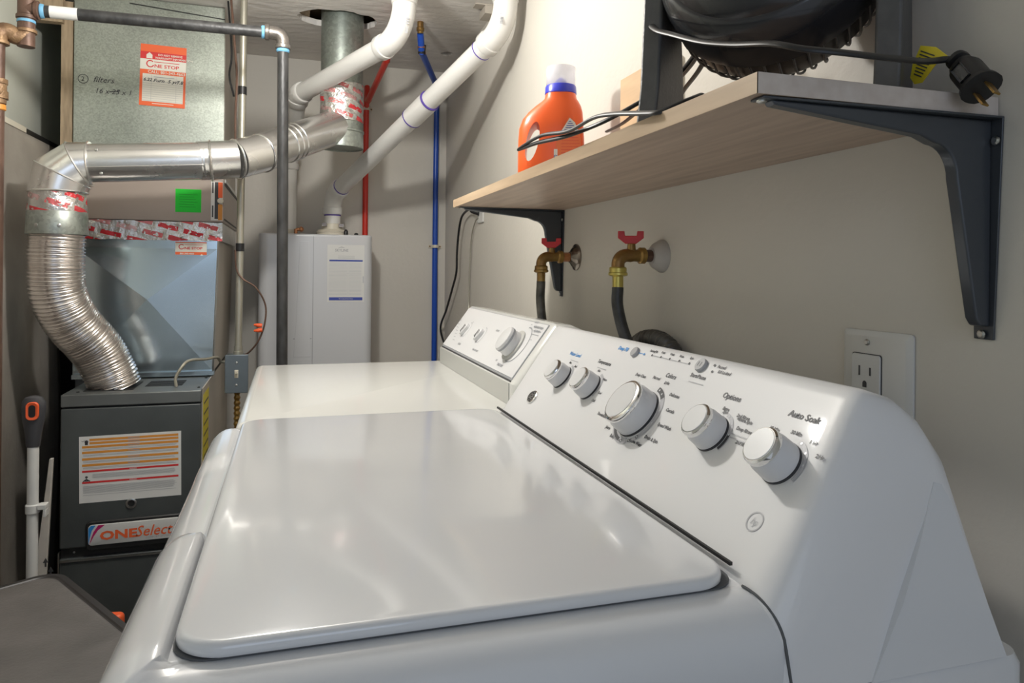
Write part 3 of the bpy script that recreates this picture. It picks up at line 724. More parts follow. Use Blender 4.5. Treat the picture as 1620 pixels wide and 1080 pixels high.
bm = new_bm(); cyl(bm, (-.656, 1.94, 1.0), (-.656, 1.94, 1.695), .0150, seg=20); obj('drop_pipe', bm, 'brown_pipe', gp, label='rust brown pipe')
bm = new_bm(); lathe(bm, (-.656, 1.94, 1.555), (0, 0, 1), [(0, .016), (.002, .0185), (.012, .019), (.013, .0225), (.030, .0225), (.032, .0195), (.046, .0195), (.048, .0215), (.058, .0215), (.060, .016)], 12); lathe(bm, (-.648, 1.918, 1.583), (.2, -1, 0), [(0, .010), (.004, .010), (.007, .006)], 14); obj('union', bm, 'brown_fit', gp, label='tan brass union')
bm = new_bm(); lathe(bm, (-.656, 1.94, 1.541), (0, 0, 1), [(0, .0155), (.002, .018), (.013, .0175)], 20); obj('sealant_ring', bm, 'orange2', gp, label='yellow thread sealant')
bm = new_bm(); cyl(bm, (-.656, 1.94, .0), (-.656, 1.94, 1.0), .0155, seg=20); obj('lower_pipe', bm, 'brown_pipe', gp, label='rust brown pipe')

# ================================================================== conduit and switch
cd = thing('electrical_conduit', 'thin metal conduit running down beside the galvanised duct to a switch box', 'conduit', (-.156, 2.3, .60))
bm = new_bm(); cyl(bm, (-.149, 2.3, .925), (-.143, 2.3, ZC + .02), .0105, seg=16); obj('tube', bm, 'conduit', cd)
for zc in (1.715, 1.243):
    bm = new_bm(); lathe(bm, (-.149 + .0055 * (zc - .925) / 1.08, 2.3, zc - .012), (0, 0, 1), [(0, .0125), (.024, .0125)], 16); obj('tape_wrap', bm, 'cord', cd, label='black tape')
bm = new_bm(); lathe(bm, (-.149, 2.3, .920), (0, 0, 1), [(0, .014), (.010, .014), (.011, .0125), (.026, .0125)], 12); obj('connector', bm, 'conduit', cd)
bm = new_bm(); box(bm, -.182, -.121, 2.272, 2.325, .812, .921); bx = obj('switch_box', bm, 'boxgrey', cd, bevel=.004)
bm = new_bm(); box(bm, -.184, -.119, 2.268, 2.2715, .809, .923); obj('cover_plate', bm, 'boxgrey', cd, bevel=.003)
bm = new_bm(); box(bm, -.157, -.146, 2.2665, 2.269, .854, .878); box(bm, -.1548, -.1482, 2.256, 2.268, .868, .875); obj('toggle', bm, 'cream', cd, bevel=.001)
for zc in (.833, .899): screw(cd, (-.1515, 2.2685, zc), (0, -1, 0), .0036)
pts = [(-.151, 2.3, .81 - .004 * i) for i in range(90)]
bm = new_bm(); tube(bm, pts, [.0085 + .0016 * math.sin(i * 1.6) for i in range(90)], 12); obj('armoured_cable', bm, 'brass', cd, label='ribbed armoured cable', angle=80)
cd_w = smooth_path([(-.180, 2.29, 2.0), (-.168, 2.28, 1.86), (-.160, 2.283, 1.75), (-.163, 2.283, 1.62), (-.160, 2.283, 1.5)], 6)
bm = new_bm(); tube(bm, cd_w, .0035, 8); o = obj('brown_wire', bm, 'brown_pipe', None, label='brown thermostat wires strapped to the conduit high up beside the duct', cat='wire')
bm = new_bm(); tube(bm, smooth_path([(-.19, 2.33, 1.99), (-.178, 2.32, 1.83), (-.183, 2.31, 1.76), (-.170, 2.32, 1.70)], 6), .003, 8); obj('black_wire', bm, 'cord', None, label='thin black wire hanging between the duct and the conduit', cat='wire')
tw = smooth_path([PY(372, 395, 2.285), PY(374, 425, 2.285), PY(384, 441, 2.28), PY(405, 455, 2.27), PY(420, 483, 2.27), PY(418, 515, 2.27), PY(408, 540, 2.27), PY(395, 556, 2.28), PY(386, 562, 2.29)], 8)
lw = thing('looped_wire', 'dark wire looping out right of the conduit with two orange wire nuts', 'wire', tuple(tw[0]))
bm = new_bm(); tube(bm, tw, .0026, 8); obj('wire', bm, 'brown_pipe', lw)
for k, (u, v) in enumerate(((408, 515), (408, 522))):
    p = PY(u, v, 2.262); bm = new_bm(); lathe(bm, p + Vector((.012, 0, 0)), (-1, 0, .12 - .2 * k), [(0, .0062), (.010, .0062), (.022, .0035), (.024, .0015)], 10); obj('wire_nut', bm, 'mop_or', lw)
gc = smooth_path([PY(356, 572, 2.30), PY(349, 572, 2.29), PY(343, 565, 2.27), PY(325, 568, 2.24), PY(300, 570, 2.20), PY(288, 580, 2.18), PY(278, 598, 2.17), Vector((-.30, 2.165, .8495))], 8)
bm = new_bm(); tube(bm, gc, .0042, 8); obj('grey_cable', bm, 'conduit', None, label='short grey cable arching from the switch box to the furnace top', cat='cable')

# ================================================================== tankless water heater
th = thing('water_heater', 'white wall-mounted tankless water heater on the back wall', 'water heater', (.09, 2.82, .66))
HX0, HX1, HY0, HY1, HZ0, HZ1 = -.112, .291, 2.70, 2.925, .66, 1.308
bm = new_bm(); mh = frame((0, 0, HZ0), (1, 0, 0), (0, 1, 0)); pillow(bm, HX0, HX1, HY0, HY1, .032, [(.004, 0), (0, .004)] + [(0, .1), (0, HZ1 - HZ0 - .01)] + [(s, z_ + HZ1 - HZ0) for s, z_ in fillet(.008, 0)][1:], 8, mx=mh)
obj('casing', bm, 'heater', th, angle=50)
bm = new_bm(); box(bm, .0765, .0785, 2.6985, 2.7008, .70, 1.300)
obj('front_seam', bm, 'ink_lt', th, smooth=False)
bm = new_bm(); mt = frame((0, 2.6996, 0), (1, 0, 0), (0, 0, 1)); extrude_poly(bm, [(.012, .86), (.072, .86), (.066, 1.0), (.062, 1.28), (.03, 1.28), (.020, 1.0)], mt, .0012); obj('front_rib', bm, 'heater', th, smooth=False, bevel=.001)
bm = new_bm(); box(bm, .01, .074, 2.6985, 2.7005, .925, .9285); obj('rib_shadow_gap', bm, 'ink_lt', th, smooth=False)
ml = frame((0, 2.6994, 0), (1, 0, 0), (0, 0, 1))
cl = card('data_label', th, ml, .127, .2605, 1.060, 1.27, 'paper', 'white printed label with blue bars')
bm = new_bm(); text(bm, ml, 'SKYLINE', .178, 1.2455, .0135, 'CENTER', z=.001, bold=.0002, sx=.95)
poly(bm, ml, [(.163, 1.258), (.178, 1.263), (.193, 1.258), (.178, 1.2605)], .001)
for i in range(3): rect(bm, ml, .165, .225, 1.2285 - .004 * i, 1.2292 - .004 * i, .001)
flat('dark_lettering', bm, 'ink_lt', cl)
bm = new_bm(); rect(bm, ml, .1345, .2545, 1.209, 1.215, .001); rect(bm, ml, .1345, .2545, 1.066, 1.077, .001)
flat('blue_bars', bm, 'ink_dkblue', cl)
M['ink_pale'] = mat('pale_grey_ink', (.50, .51, .54), .5)
bm = new_bm()
for i in range(24): rect(bm, ml, .132, .198, 1.2015 - .005 * i, 1.2025 - .005 * i, .001)
for i in range(24): rect(bm, ml, .205, .250, 1.2015 - .005 * i, 1.2025 - .005 * i, .001)
rect(bm, ml, .2015, .2022, 1.083, 1.205, .001); rect(bm, ml, .132, .25, 1.165, 1.1655, .001); rect(bm, ml, .255, .259, 1.13, 1.155, .001); flat('table_print', bm, 'ink_pale', cl)
bm = new_bm(); text(bm, ml, 'TROUBLESHOOTING', .1945, 1.0695, .0055, 'CENTER', z=.0012); flat('white_lettering', bm, 'paper', cl)
VX, VY = .150, 2.82
bm = new_bm(); lathe(bm, (VX, VY, HZ1), (0, 0, 1), [(0, .058), (.010, .058), (.012, .060), (.014, .060), (.016, .056), (.022, .052), (.024, .040), (.045, .038), (.046, .034)], 32); obj('vent_flange', bm, 'cream', th, label='cream vent flange')
bm = new_bm(); cyl(bm, (-.012, 2.82, HZ1), (-.012, 2.82, HZ1 + .02), .032, seg=24); obj('intake_flange', bm, 'cream', th)
bm = new_bm(); box(bm, VX - .040, VX - .022, VY - .042, VY - .03, HZ1 + .034, HZ1 + .046); box(bm, VX + .022, VX + .040, VY - .042, VY - .03, HZ1 + .032, HZ1 + .044); obj('clamp_lug', bm, 'esc_metal', th, smooth=False)
for x, r_, h_ in ((.197, .008, .022), (.235, .008, .010)):
    bm = new_bm(); lathe(bm, (x, 2.76, HZ1), (0, 0, 1), [(0, r_), (h_ * .7, r_), (h_, r_ * .5)], 10); obj('top_fitting', bm, 'cord', th, label='black rubber fitting')
bm = new_bm(); lathe(bm, (.016, 2.76, HZ1 + .017), (1, 0, .1), [(0, .006), (.014, .006), (.016, .010), (.022, .010), (.028, .004)], 12); cyl(bm, (.016, 2.76, HZ1), (.016, 2.76, HZ1 + .02), .006, seg=12); obj('small_valve', bm, 'copper', th, label='small copper valve')

# ================================================================== PVC pipes
def pipe_thing(name, label, pts, r, rads, m, hub=.0065, loc=None, cat='pipe', hubs=(), rings=()):
    t = thing(name, label, cat, tuple(loc or pts[0]))
    P = [Vector(p) for p in pts]
    prev = P[0]
    for i in range(1, len(P) - 1):
        b = bend(P[i - 1], P[i], P[i + 1], rads[i - 1], 12)
        d0 = (P[i] - P[i - 1]).normalized(); d1 = (P[i + 1] - P[i]).normalized()
        bm = new_bm(); tube(bm, [prev, b[0]], r, 28); obj('pipe', bm, m, t)
        bm = new_bm(); tube(bm, b, r + hub * .55, 28)
        for p, d in ((b[0], -d0), (b[-1], d1)):
            lathe(bm, p - d * .002, d, [(0, r + hub * .3), (.003, r + hub), (.024, r + hub), (.027, r + hub * .7), (.027, r)], 28)
        obj('elbow_fitting', bm, m, t, angle=50); prev = b[-1]
        if (i in rings):
            for p, d in ((b[0], -d0), (b[-1], d1)):
                bm = new_bm(); lathe(bm, p + d * .0255, d, [(0, r), (.001, r + .0012), (.004, r + .0012), (.005, r)], 28); obj('primer_ring', bm, 'primer', t)
    bm = new_bm(); tube(bm, [prev, P[-1]], r, 28); obj('pipe', bm, m, t)
    return t, P


RP = .0302
A0 = Vector((.560, 1.895, ZC + .02)); A1 = PX(800, 62, .560); A2v = Vector((VX, VY, 1.44))
A1.x, A1.y = .560, 1.895; A1.z = 1.855
t, P = pipe_thing('exhaust_vent_pipe', 'right hand white plastic pipe slanting from the ceiling down to the water heater', [A0, A1, Vector((VX, VY, 1.462)), Vector((VX, VY, HZ1 + .030))], RP, [.10, .07], 'pvc', rings=(2,))
dd = (Vector((VX, VY, 1.462)) - A1).normalized(); base = A1
for f0, f1 in ((.36, .46),):
    a_ = base.lerp(Vector((VX, VY, 1.462)), f0); b_ = base.lerp(Vector((VX, VY, 1.462)), f1)
    bm = new_bm(); tube(bm, [a_, b_], RP + .004, 28); obj('coupling', bm, 'pvc', t)
    for p in (a_, b_): bm = new_bm(); lathe(bm, p - dd * .003, dd, [(0, RP), (.001, RP + .0048), (.005, RP + .0048), (.006, RP)], 28); obj('primer_ring', bm, 'primer', t)
a_ = A1 + Vector((0, 0, .085)); bm = new_bm(); lathe(bm, a_, (0, 0, 1), [(0, RP), (.001, RP + .0072), (.004, RP + .0072), (.005, RP)], 28); obj('primer_ring', bm, 'primer', t)
bm = new_bm(); lathe(bm, A1.lerp(Vector((VX, VY, 1.462)), .105), dd, [(0, RP), (.001, RP + .001), (.003, RP + .001), (.004, RP)], 28); obj('primer_ring', bm, 'primer', t)


def side_print(parent, p, d, nrm, s, L_):
    """black product print along a pipe"""
    mx = frame(p + nrm * (RP + .0042), d, nrm.cross(d)); bm = new_bm()
    for k in range(5): rect(bm, mx, 0 + k * L_ * .055, k * L_ * .055 + L_ * .04, -s, s)
    for k in range(3): rect(bm, mx, L_ * (.36 + .1 * k), L_ * (.42 + .1 * k), -s * .9, s * .9)
    rect(bm, mx, L_ * .72, L_ * .77, -s * .6, s * .6); rect(bm, mx, L_ * .9, L_ * .97, -s * .5, s * .5)
    flat('stamped_print', bm, 'ink_lt', parent)


side_print(t, A1 + Vector((-.010, .010, .0)), Vector((.05, 0, 1)).normalized(), Vector((-.25, -.97, 0)).normalized(), .004, .07)
B0 = Vector((.300, 2.03, ZC + .02)); B1 = Vector((.300, 2.03, 1.845)); B2 = Vector((-.012, 2.48, 1.735)); B3 = Vector((-.012, 2.82, 1.66))
E1 = PY(478, 148, 2.62); 
B2 = PY(472, 150, 2.55)
t, P = pipe_thing('intake_vent_pipe', 'left hand white plastic pipe crossing in front of the round flue', [B0, B1, B2, Vector((-.012, 2.82, B2.z - .17)), Vector((-.012, 2.82, HZ1 + .018))], RP, [.10, .04, .05], 'pvc')
side_print(t, B1 + Vector((.006, .008, .0)), Vector((.12, 0, 1)).normalized(), Vector((-.13, -.99, 0)).normalized(), .004, .07)

# PEX lines
def pex(name, label, m, xw, top, k1, k2, ybk, bottom_z, clamps):
    t = thing(name, label, 'pipe', (xw, ybk, bottom_z))
    top = Vector(top); bm = new_bm(); cyl(bm, top, (top.x, top.y, ZC + .015), .0085, seg=14); obj('copper_stub', bm, 'copper', t)
    bm = new_bm(); lathe(bm, top - Vector((0, 0, .012)), (0, 0, 1), [(0, .010), (.008, .010), (.010, .013), (.020, .013), (.022, .0105), (.04, .0105)], 14); obj('brass_adapter', bm, 'brass', t)
    bm = new_bm(); pp = [top - Vector((0, 0, .010)), Vector(k1)]
    pts = smooth_path([pp[0], pp[0].lerp(pp[1], .6), pp[1]], 3); tube(bm, pts, .0112, 14)
    obj('upper_tube', bm, m, t)
    bm = new_bm(); tube(bm, [Vector(k1), Vector(k2)], .0112, 14); obj('slanted_tube', bm, m, t)
    bm = new_bm(); tube(bm, smooth_path([Vector(k2), Vector((xw, ybk, k2[2] - .03)), Vector((xw, ybk, bottom_z))], 4), .0112, 14); obj('wall_tube', bm, m, t)
    for p in (pp[0].lerp(pp[1], .75), Vector(k1).lerp(Vector(k2), .02), Vector(k1).lerp(Vector(k2), .97)):
        bm = new_bm(); lathe(bm, p - Vector((0, 0, .004)), (0, 0, 1), [(0, .0128), (.008, .0128)], 14); obj('crimp_ring', bm, 'copper', t)
    for zc in clamps:
        bm = new_bm(); lathe(bm, (xw, ybk, zc - .006), (0, 0, 1), [(0, .0135), (.012, .0135)], 14); box(bm, xw - .026, xw + .026, ybk + .008, ybk + .0125, zc - .006, zc + .006); obj('wall_clamp', bm, 'cream', t, label='cream wall clamp')
        for s in (-1, 1): screw(t, (xw + s * .021, ybk + .008, zc), (0, -1, 0), .0035, 'brown_fit')
    return t


pex('red_water_line', 'red plastic water line on the back wall right of the flue', 'red_pex', .286, PY(627, 8, 2.25), PY(612, 95, 2.50), PY(582, 160, 2.87), 2.946, .5, [1.832])
pex('blue_water_line', 'blue plastic water line running down the rear right corner', 'blue_pex', .575, PY(665, 48, 2.38), PY(667, 82, 2.42), PY(697, 150, 2.86), 2.946, .5, [1.28])
bm = new_bm(); lathe(bm, PY(667, 76, 2.42) - Vector((0, 0, .02)), (.1, 0, 1), [(0, .0125), (.03, .0125)], 12); obj('black_coupling', bm, 'cord', bpy.data.objects['blue_water_line'])
bm = new_bm(); p = PY(765, 8, 2.17); box(bm, p.x - .03, p.x + .03, p.y - .02, p.y + .02, ZC - .005, ZC - .0005); box(bm, p.x + .0, p.x + .035, p.y - .02, p.y + .05, ZC - .030, ZC - .0055)
obj('ceiling_bracket', bm, 'galv_side', None, label='small metal bracket fixed to the ceiling between the white pipes', cat='bracket', smooth=False)

# ================================================================== right wall: outlet, cords
so = thing('rear_outlet', 'small white outlet under the far end of the shelf with two cords plugged in', 'outlet', (XW, 2.36, 1.33))
mr = frame((XW - .0005, 0, 0), (0, -1, 0), (0, 0, 1))
bm = new_bm(); pillow(bm, -2.398, -2.326, 1.343, 1.43, .004, [(0, 0), (0, .003), (.002, .005)], 3, mx=mr); obj('cover_plate', bm, 'white_pl', so)
bm = new_bm(); cyl(bm, (XW - .005, 2.375, 1.378), (XW - .03, 2.39, 1.385), .010, .006, seg=12); obj('plug', bm, 'cord', so, label='black plug')
def pxs(l, x): return [PX(u, v, x) for u, v in l]
bm = new_bm(); tube(bm, smooth_path([Vector((XW - .03, 2.39, 1.385))] + pxs([(742, 331), (731, 342), (726, 365), (723, 400), (722, 430), (716, 455), (706, 490), (697, 520)], .598) + [Vector((.60, 2.80, .85))], 8), .0042, 10); obj('black_power_cord', bm, 'cord', None, label='black power cord drooping from the small outlet to behind the dryer', cat='cord')
bm = new_bm(); tube(bm, smooth_path([Vector((XW - .006, 2.38, 1.36))] + pxs([(752, 350), (746, 375), (743, 420), (742, 460), (742, 490)], .613) + [Vector((.612, 2.44, .90))], 8), .0022, 8); obj('thin_grey_cord', bm, 'conduit', None, label='thin grey cord hanging straight down the right wall behind the dryer', cat='cord')

ol = thing('wall_outlet', 'large white wall outlet plate beside the washer console with a dark plug', 'outlet', (XW, .6325, .985))
bm = new_bm(); pillow(bm, -.681, -.584, .985, 1.118, .004, [(0, 0), (0, .002), (.006, .0055)], 3, mx=mr); obj('cover_plate', bm, 'white_pl', ol)
bm = new_bm(); pillow(bm, -.6640, -.6215, 1.006, 1.0925, .003, [(0, .0054), (0, .0062)], 3, mx=mr); obj('receptacle_gap', bm, 'ink', ol)
bm = new_bm(); pillow(bm, -.6630, -.6225, 1.007, 1.0915, .003, [(0, .0054), (0, .0072), (.0006, .0078)], 3, mx=mr); rc_ = obj('receptacle', bm, 'white_pl', ol)
bm = new_bm()
for zc in (1.073,):
    rect(bm, mr, -.6525, -.6500, zc - .0055, zc + .0055, .0081); rect(bm, mr, -.6370, -.6345, zc - .0045, zc + .0045, .0081)
    poly(bm, mr, [(-.6465, zc - .018), (-.6405, zc - .018), (-.6405, zc - .0135)] + [(-.6435 + .003 * math.cos(R(a)), zc - .0135 + .0028 * math.sin(R(a))) for a in (30, 60, 90, 120, 150)] + [(-.6465, zc - .0135)], .0081)
flat('slots', bm, 'ink', rc_)
screw(ol, (XW - .0058, .6425, 1.105), (-1, 0, 0), .0036)
bm = new_bm(); lathe(bm, (XW - .008, .6435, 1.022), (-1, 0, 0), [(0, .017), (.016, .016), (.022, .010)], 18); obj('plug', bm, 'brown_pipe', ol, label='dark brown plug')

# ================================================================== faucets
def faucet(y, z, cfg, label, hose_pts, hose_m, hose_label):
    t = thing('water_valve', label, 'faucet', (XW, y, z), group=None)
    em, noz = cfg
    bm = new_bm()
    if em == 'esc_white': lathe(bm, (XW, y, z), (-1, 0, 0), [(0, .029), (.003, .029), (.016, .022), (.022, .015)], 28)
    else: lathe(bm, (XW, y, z), (-1, 0, 0), [(0, .030), (.003, .030), (.005, .026), (.008, .022), (.010, .021), (.014, .014), (.018, .012)], 28)
    obj('escutcheon', bm, em, t)
    xs = XW - .085
    bm = new_bm(); cyl(bm, (XW - .014, y, z), (XW - .042, y, z), .0105, seg=8); obj('nipple', bm, 'copper' if em != 'esc_white' else 'brown_pipe', t, label='corroded nipple')
    bm = new_bm(); lathe(bm, (XW - .034, y, z), (-1, 0, 0), [(0, .012), (.002, .0145), (.010, .0145), (.013, .011), (.022, .0105), (.028, .0118), (.034, .0108)], 14)
    tube(bm, [(XW - .064, y, z)] + bend((XW - .06, y, z), (xs, y, z), (xs, y, z - .03), .016) + [(xs, y, z - .022)], .0115, 14)
    cyl(bm, (XW - .060, y, z + .005), (XW - .060, y, z + .020), .008, .007, 12); obj('body', bm, 'brass', t)
    zc = z + .020; bm = new_bm(); mh = frame((XW - .060, y + .003, zc), (.92, -.39, 0), (0, 0, 1))
    extrude_poly(bm, [(-.009, 0), (.009, 0), (.022, .010), (.022, .022), (.011, .022), (.010, .014), (-.010, .014), (-.011, .022), (-.022, .022), (-.022, .010)], mh, .006); obj('handle', bm, 'red_h', t, label='red tee handle', bevel=.001)
    bm = new_bm(); lathe(bm, (xs, y, z - .020), (0, 0, -1), [(0, .0135), (.002, .0150), (.009, .0150), (.010, .0165), (.014, .0165), (.016, .012)], 12); obj('coupling_nut', bm, noz, t)
    bm = new_bm(); cyl(bm, (xs, y, z - .034), (xs, y, z - .056), .0095, seg=16); obj('ferrule', bm, noz, t)
    bm = new_bm(); tube(bm, smooth_path([Vector((xs, y, z - .055))] + [Vector(p) for p in hose_pts], 10), .0100, 16); obj('supply_hose', bm, hose_m, None, label=hose_label, cat='hose')
    return t


faucet(1.508, 1.213, ('esc_metal', 'brass'), 'brass water valve with a red handle beside the far shelf bracket', [(.534, 1.507, 1.11), (.54, 1.500, 1.05), (.553, 1.49, 1.0), (.588, 1.475, .95), (.604, 1.455, .88)], 'hose_w', 'worn black hose hanging from the far water valve')
faucet(1.115, 1.209, ('esc_white', 'brass_y'), 'brass water valve with a red handle on a white wall flange', [(.534, 1.112, 1.12), (.541, 1.095, 1.07), (.556, 1.065, 1.02), (.585, 1.035, .98), (.604, 1.01, .92)], 'hose', 'black hose hanging from the near water valve')
bm = new_bm(); pth = smooth_path([PX(1000, 560, .588), PX(1015, 540, .588), PX(1037, 537, .588), PX(1058, 550, .59), PX(1075, 580, .59)], 24)
tube(bm, pth, [.0150 + .0022 * math.sin(i * 1.35) for i in range(len(pth))], 20); obj('drain_hose', bm, 'hose_w', None, label='ribbed black drain hose peeking over the washer console', cat='hose', angle=80)

# ================================================================== shelf and brackets
SX0, SY0, SY1, SZ0, SZ1 = .36, .495, 1.632, 1.3265, 1.344
sf = thing('wall_shelf', 'light oak laminate shelf on the right wall above the washer', 'shelf', (.49, 1.06, SZ0))
bm = new_bm(); box(bm, SX0 + .0006, XW - .001, SY0 + .0006, SY1 - .0006, SZ0, SZ1); obj('board', bm, 'laminate', sf, smooth=False)
bm = new_bm(); box(bm, SX0, SX0 + .0006, SY0, SY1, SZ0 + .0002, SZ1); obj('front_edge_band', bm, 'laminate_e', sf, smooth=False)
bm = new_bm(); box(bm, SX0, XW - .001, SY0, SY0 + .0006, SZ0 + .0002, SZ1); obj('end_edge_band', bm, make_wood('pale_end_edge', (.58, .52, .47), (.50, .43, .38), 5), sf, smooth=False)


def bracket(yc, label):
    t = thing('shelf_bracket', label, 'bracket', (XW, yc, SZ0 - .205), group='black shelf brackets')
    zt = SZ0 - .0005; L1, L2 = .252, .205
    bm = new_bm()           # flat flanges
    mx = frame((XW - .0005, yc, zt), (-1, 0, 0), (0, 1, 0))      # local x into room, y along wall, z up? -> down
    extrude_poly(bm, [(0, -.017), (L1, -.009), (L1, .009), (0, .017)], frame((XW - .0005, yc, zt), (-1, 0, 0), (0, 1, 0)), .0022)
    extrude_poly(bm, [(0, -.017), (L2, -.010), (L2, .010), (0, .017)], frame((XW - .0027, yc, zt), (0, 0, -1), (0, 1, 0)), .0022)
    obj('flange', bm, 'bracket', t, bevel=.0008)
    # raised web: side outline in xz
    out = [(.002, .002), (L1 - .010, .002), (L1 - .014, .006)]
    out += [(.085, .021)]
    for i in range(9):
        a = PI / 2 * i / 8; out.append((.043 + .026 * (1 - math.sin(a)), .027 + .030 * (1 - math.cos(a))))
    out += [(.018, L2 - .020), (.013, L2 - .013), (.002, L2 - .012)]
    bm = new_bm(); m2 = frame((XW - .0008, yc - .0065, zt), (-1, 0, 0), (0, 0, -1))
    h_ = .013
    A = [Vector((x, y, 0)) for x, y in out]
    extrude_poly(bm, out, frame((XW - .0008, yc + .0065, zt), (-1, 0, 0), (0, 0, -1)), h_ if (Vector((-1, 0, 0)).cross(Vector((0, 0, -1)))).y < 0 else h_)
    for v in bm.verts:          # keep it centred on yc
        pass
    ys_ = [v.co.y for v in bm.verts]; off = yc - (min(ys_) + max(ys_)) / 2
    for v in bm.verts: v.co.y += off
    obj('web', bm, 'bracket', t, bevel=.0035)
    # lighter channel cover on the inside edge
    screw(t, (XW - L1 + .004, yc, zt - .0022), (0, 0, -1), .0045); screw(t, (XW - .0048, yc - .012, zt - .022), (-1, 0, 0), .0042); screw(t, (XW - .0048, yc, zt - L2 + .005), (-1, 0, 0), .0042)
    return t


bracket(.506, 'black steel shelf bracket at the near end of the shelf')
bracket(1.600, 'black steel shelf bracket at the far end of the shelf')

# ================================================================== bottle
DV = _F.copy()                       # bottle's flat side faces the viewer side roughly
ZZ = 0
bt = thing('detergent_bottle', 'orange laundry detergent bottle with a clear and blue cap on the shelf', 'bottle', (.492, 1.335, SZ1))
ex = Vector((.93, -.36, 0)).normalized(); ey = Vector((.36, .93, 0)).normalized()
c0 = Vector((.492, 1.335, SZ1))
def bsec(z, w, xo, dp, n=36, pw=2.6):
    out = []
    for i in range(n):
        a = 2 * PI * i / n; c, s = math.cos(a), math.sin(a)
        x = xo + w * math.copysign(abs(c) ** (2 / pw), c); y = dp * math.copysign(abs(s) ** (2 / pw), s)
        out.append(c0 + ex * x + ey * y + Vector((0, 0, z * .94)))
    return out
SZF = .955
SZS = [(0, .062, .0, .036), (.004, .0655, 0, .040), (.06, .066, 0, .0425), (.10, .0655, 0, .0425), (.125, .064, .0, .042), (.145, .060, .003, .040), (.160, .054, .008, .036), (.172, .046, .013, .034), (.182, .037, .017, .032), (.188, .032, .018, .031), (.198, .030, .018, .030)]
bm = new_bm(); rings = [[bm.verts.new(p) for p in bsec(*s)] for s in SZS]
for A, B in zip(rings, rings[1:]):
    for i in range(36): j = (i + 1) % 36; bm.faces.new((A[i], A[j], B[j], B[i]))
bm.faces.new(rings[0][::-1]); bm.faces.new(rings[-1])
bo = obj('body', bm, 'bottle', bt, angle=70)
# handle hole (boolean, baked by the modifier)
hb = new_bm(); mhh = Matrix.Translation(c0) @ Matrix((ex, Vector((0, 0, 1)), -ey)).transposed().to_4x4()
hp = []
for i in range(20):
    a = 2 * PI * i / 20; hp.append((-.036 + .0125 * math.cos(a) + .007 * math.sin(a), .088 + .038 * math.sin(a)))
A = [hb.verts.new(mhh @ Vector((x, y, -.07))) for x, y in hp]; B = [hb.verts.new(mhh @ Vector((x, y, .07))) for x, y in hp]
for i in range(20): j = (i + 1) % 20; hb.faces.new((A[i], A[j], B[j], B[i]))
hb.faces.new(A[::-1]); hb.faces.new(B); bmesh.ops.recalc_face_normals(hb, faces=hb.faces)
cme = bpy.data.meshes.new('cut'); hb.to_mesh(cme); hb.free(); co = bpy.data.objects.new('cut', cme); COL.objects.link(co)
md = bo.modifiers.new('b', 'BOOLEAN'); md.object = co; md.operation = 'DIFFERENCE'; md.solver = 'EXACT'
bpy.context.view_layer.update()
dg = bpy.context.evaluated_depsgraph_get(); nm_ = bpy.data.meshes.new_from_object(bo.evaluated_get(dg)); bo.modifiers.clear(); bo.data = nm_
bpy.data.objects.remove(co)
nm_.polygons.foreach_set('use_smooth', [True] * len(nm_.polygons)); nm_.set_sharp_from_angle(angle=R(50))
# label panel on the viewer side
mb_ = frame(c0 - ey * .0431, ex, (0, 0, 1))
bm = new_bm(); pts = [(.004, .012), (.058, .012), (.058, .09), (.052, .115), (.042, .130), (.034, .134), (.022, .112), (.010, .085)]
poly(bm, mb_, pts); M['label_or'] = mat('label_orange', (.75, .16, .03), .35); lo_ = flat('label_panel', bm, 'label_or', bt, 'orange back label')
bm = new_bm(); poly(bm, mb_, [(.020, .107), (.053, .107), (.046, .123), (.036, .132)], .0004)
rect(bm, mb_, .006, .013, .045, .072, .0004); rect(bm, mb_, .006, .017, .018, .040, .0004); flat('white_patch', bm, 'paper', lo_)
bm = new_bm()
for i in range(5): rect(bm, mb_, .026 + .002 * i, .049 - .0025 * i, .1085 + .004 * i, .1100 + .004 * i, .0008)
rect(bm, mb_, .0068, .0162, .030, .036, .0008); rect(bm, mb_, .0068, .0162, .021, .026, .0008); ring2d(bm, mb_, .0095, .058, .002, .003, .0008); flat('blue_lettering', bm, 'ink_dkblue', lo_)
bm = new_bm()
for i in range(12): rect(bm, mb_, .020, .056 - .002 * (i % 3), .030 + .0058 * i, .0306 + .0058 * i, .0004)
flat('fine_lines', bm, 'redp', lo_)
cx0 = c0 + ex * .018
bm = new_bm(); lathe(bm, cx0 + Vector((0, 0, .186)), (0, 0, 1), [(0, .030), (.002, .0315), (.016, .0305), (.018, .029)], 32); obj('cap_collar', bm, 'bluecap', bt, label='blue collar')
bm = new_bm(); lathe(bm, cx0 + Vector((0, 0, .2042)), (0, 0, 1), [(0, .012), (.008, .012), (.014, .006), (.018, .0)], 16); obj('pour_spout', bm, 'bluecap', bt, label='blue spout')
bm = new_bm(); lathe(bm, cx0 + Vector((0, 0, .2040)), (0, 0, 1), [(0, .0292), (.033, .0300), (.0365, .0290), (.0375, .026)], 32, caps=False)
bm.faces.new([v for v in bm.verts][-32:]); cl_ = obj('measuring_cap', bm, 'clear', bt, label='clear measuring cap'); md = cl_.modifiers.new('s', 'SOLIDIFY'); md.thickness = .0012

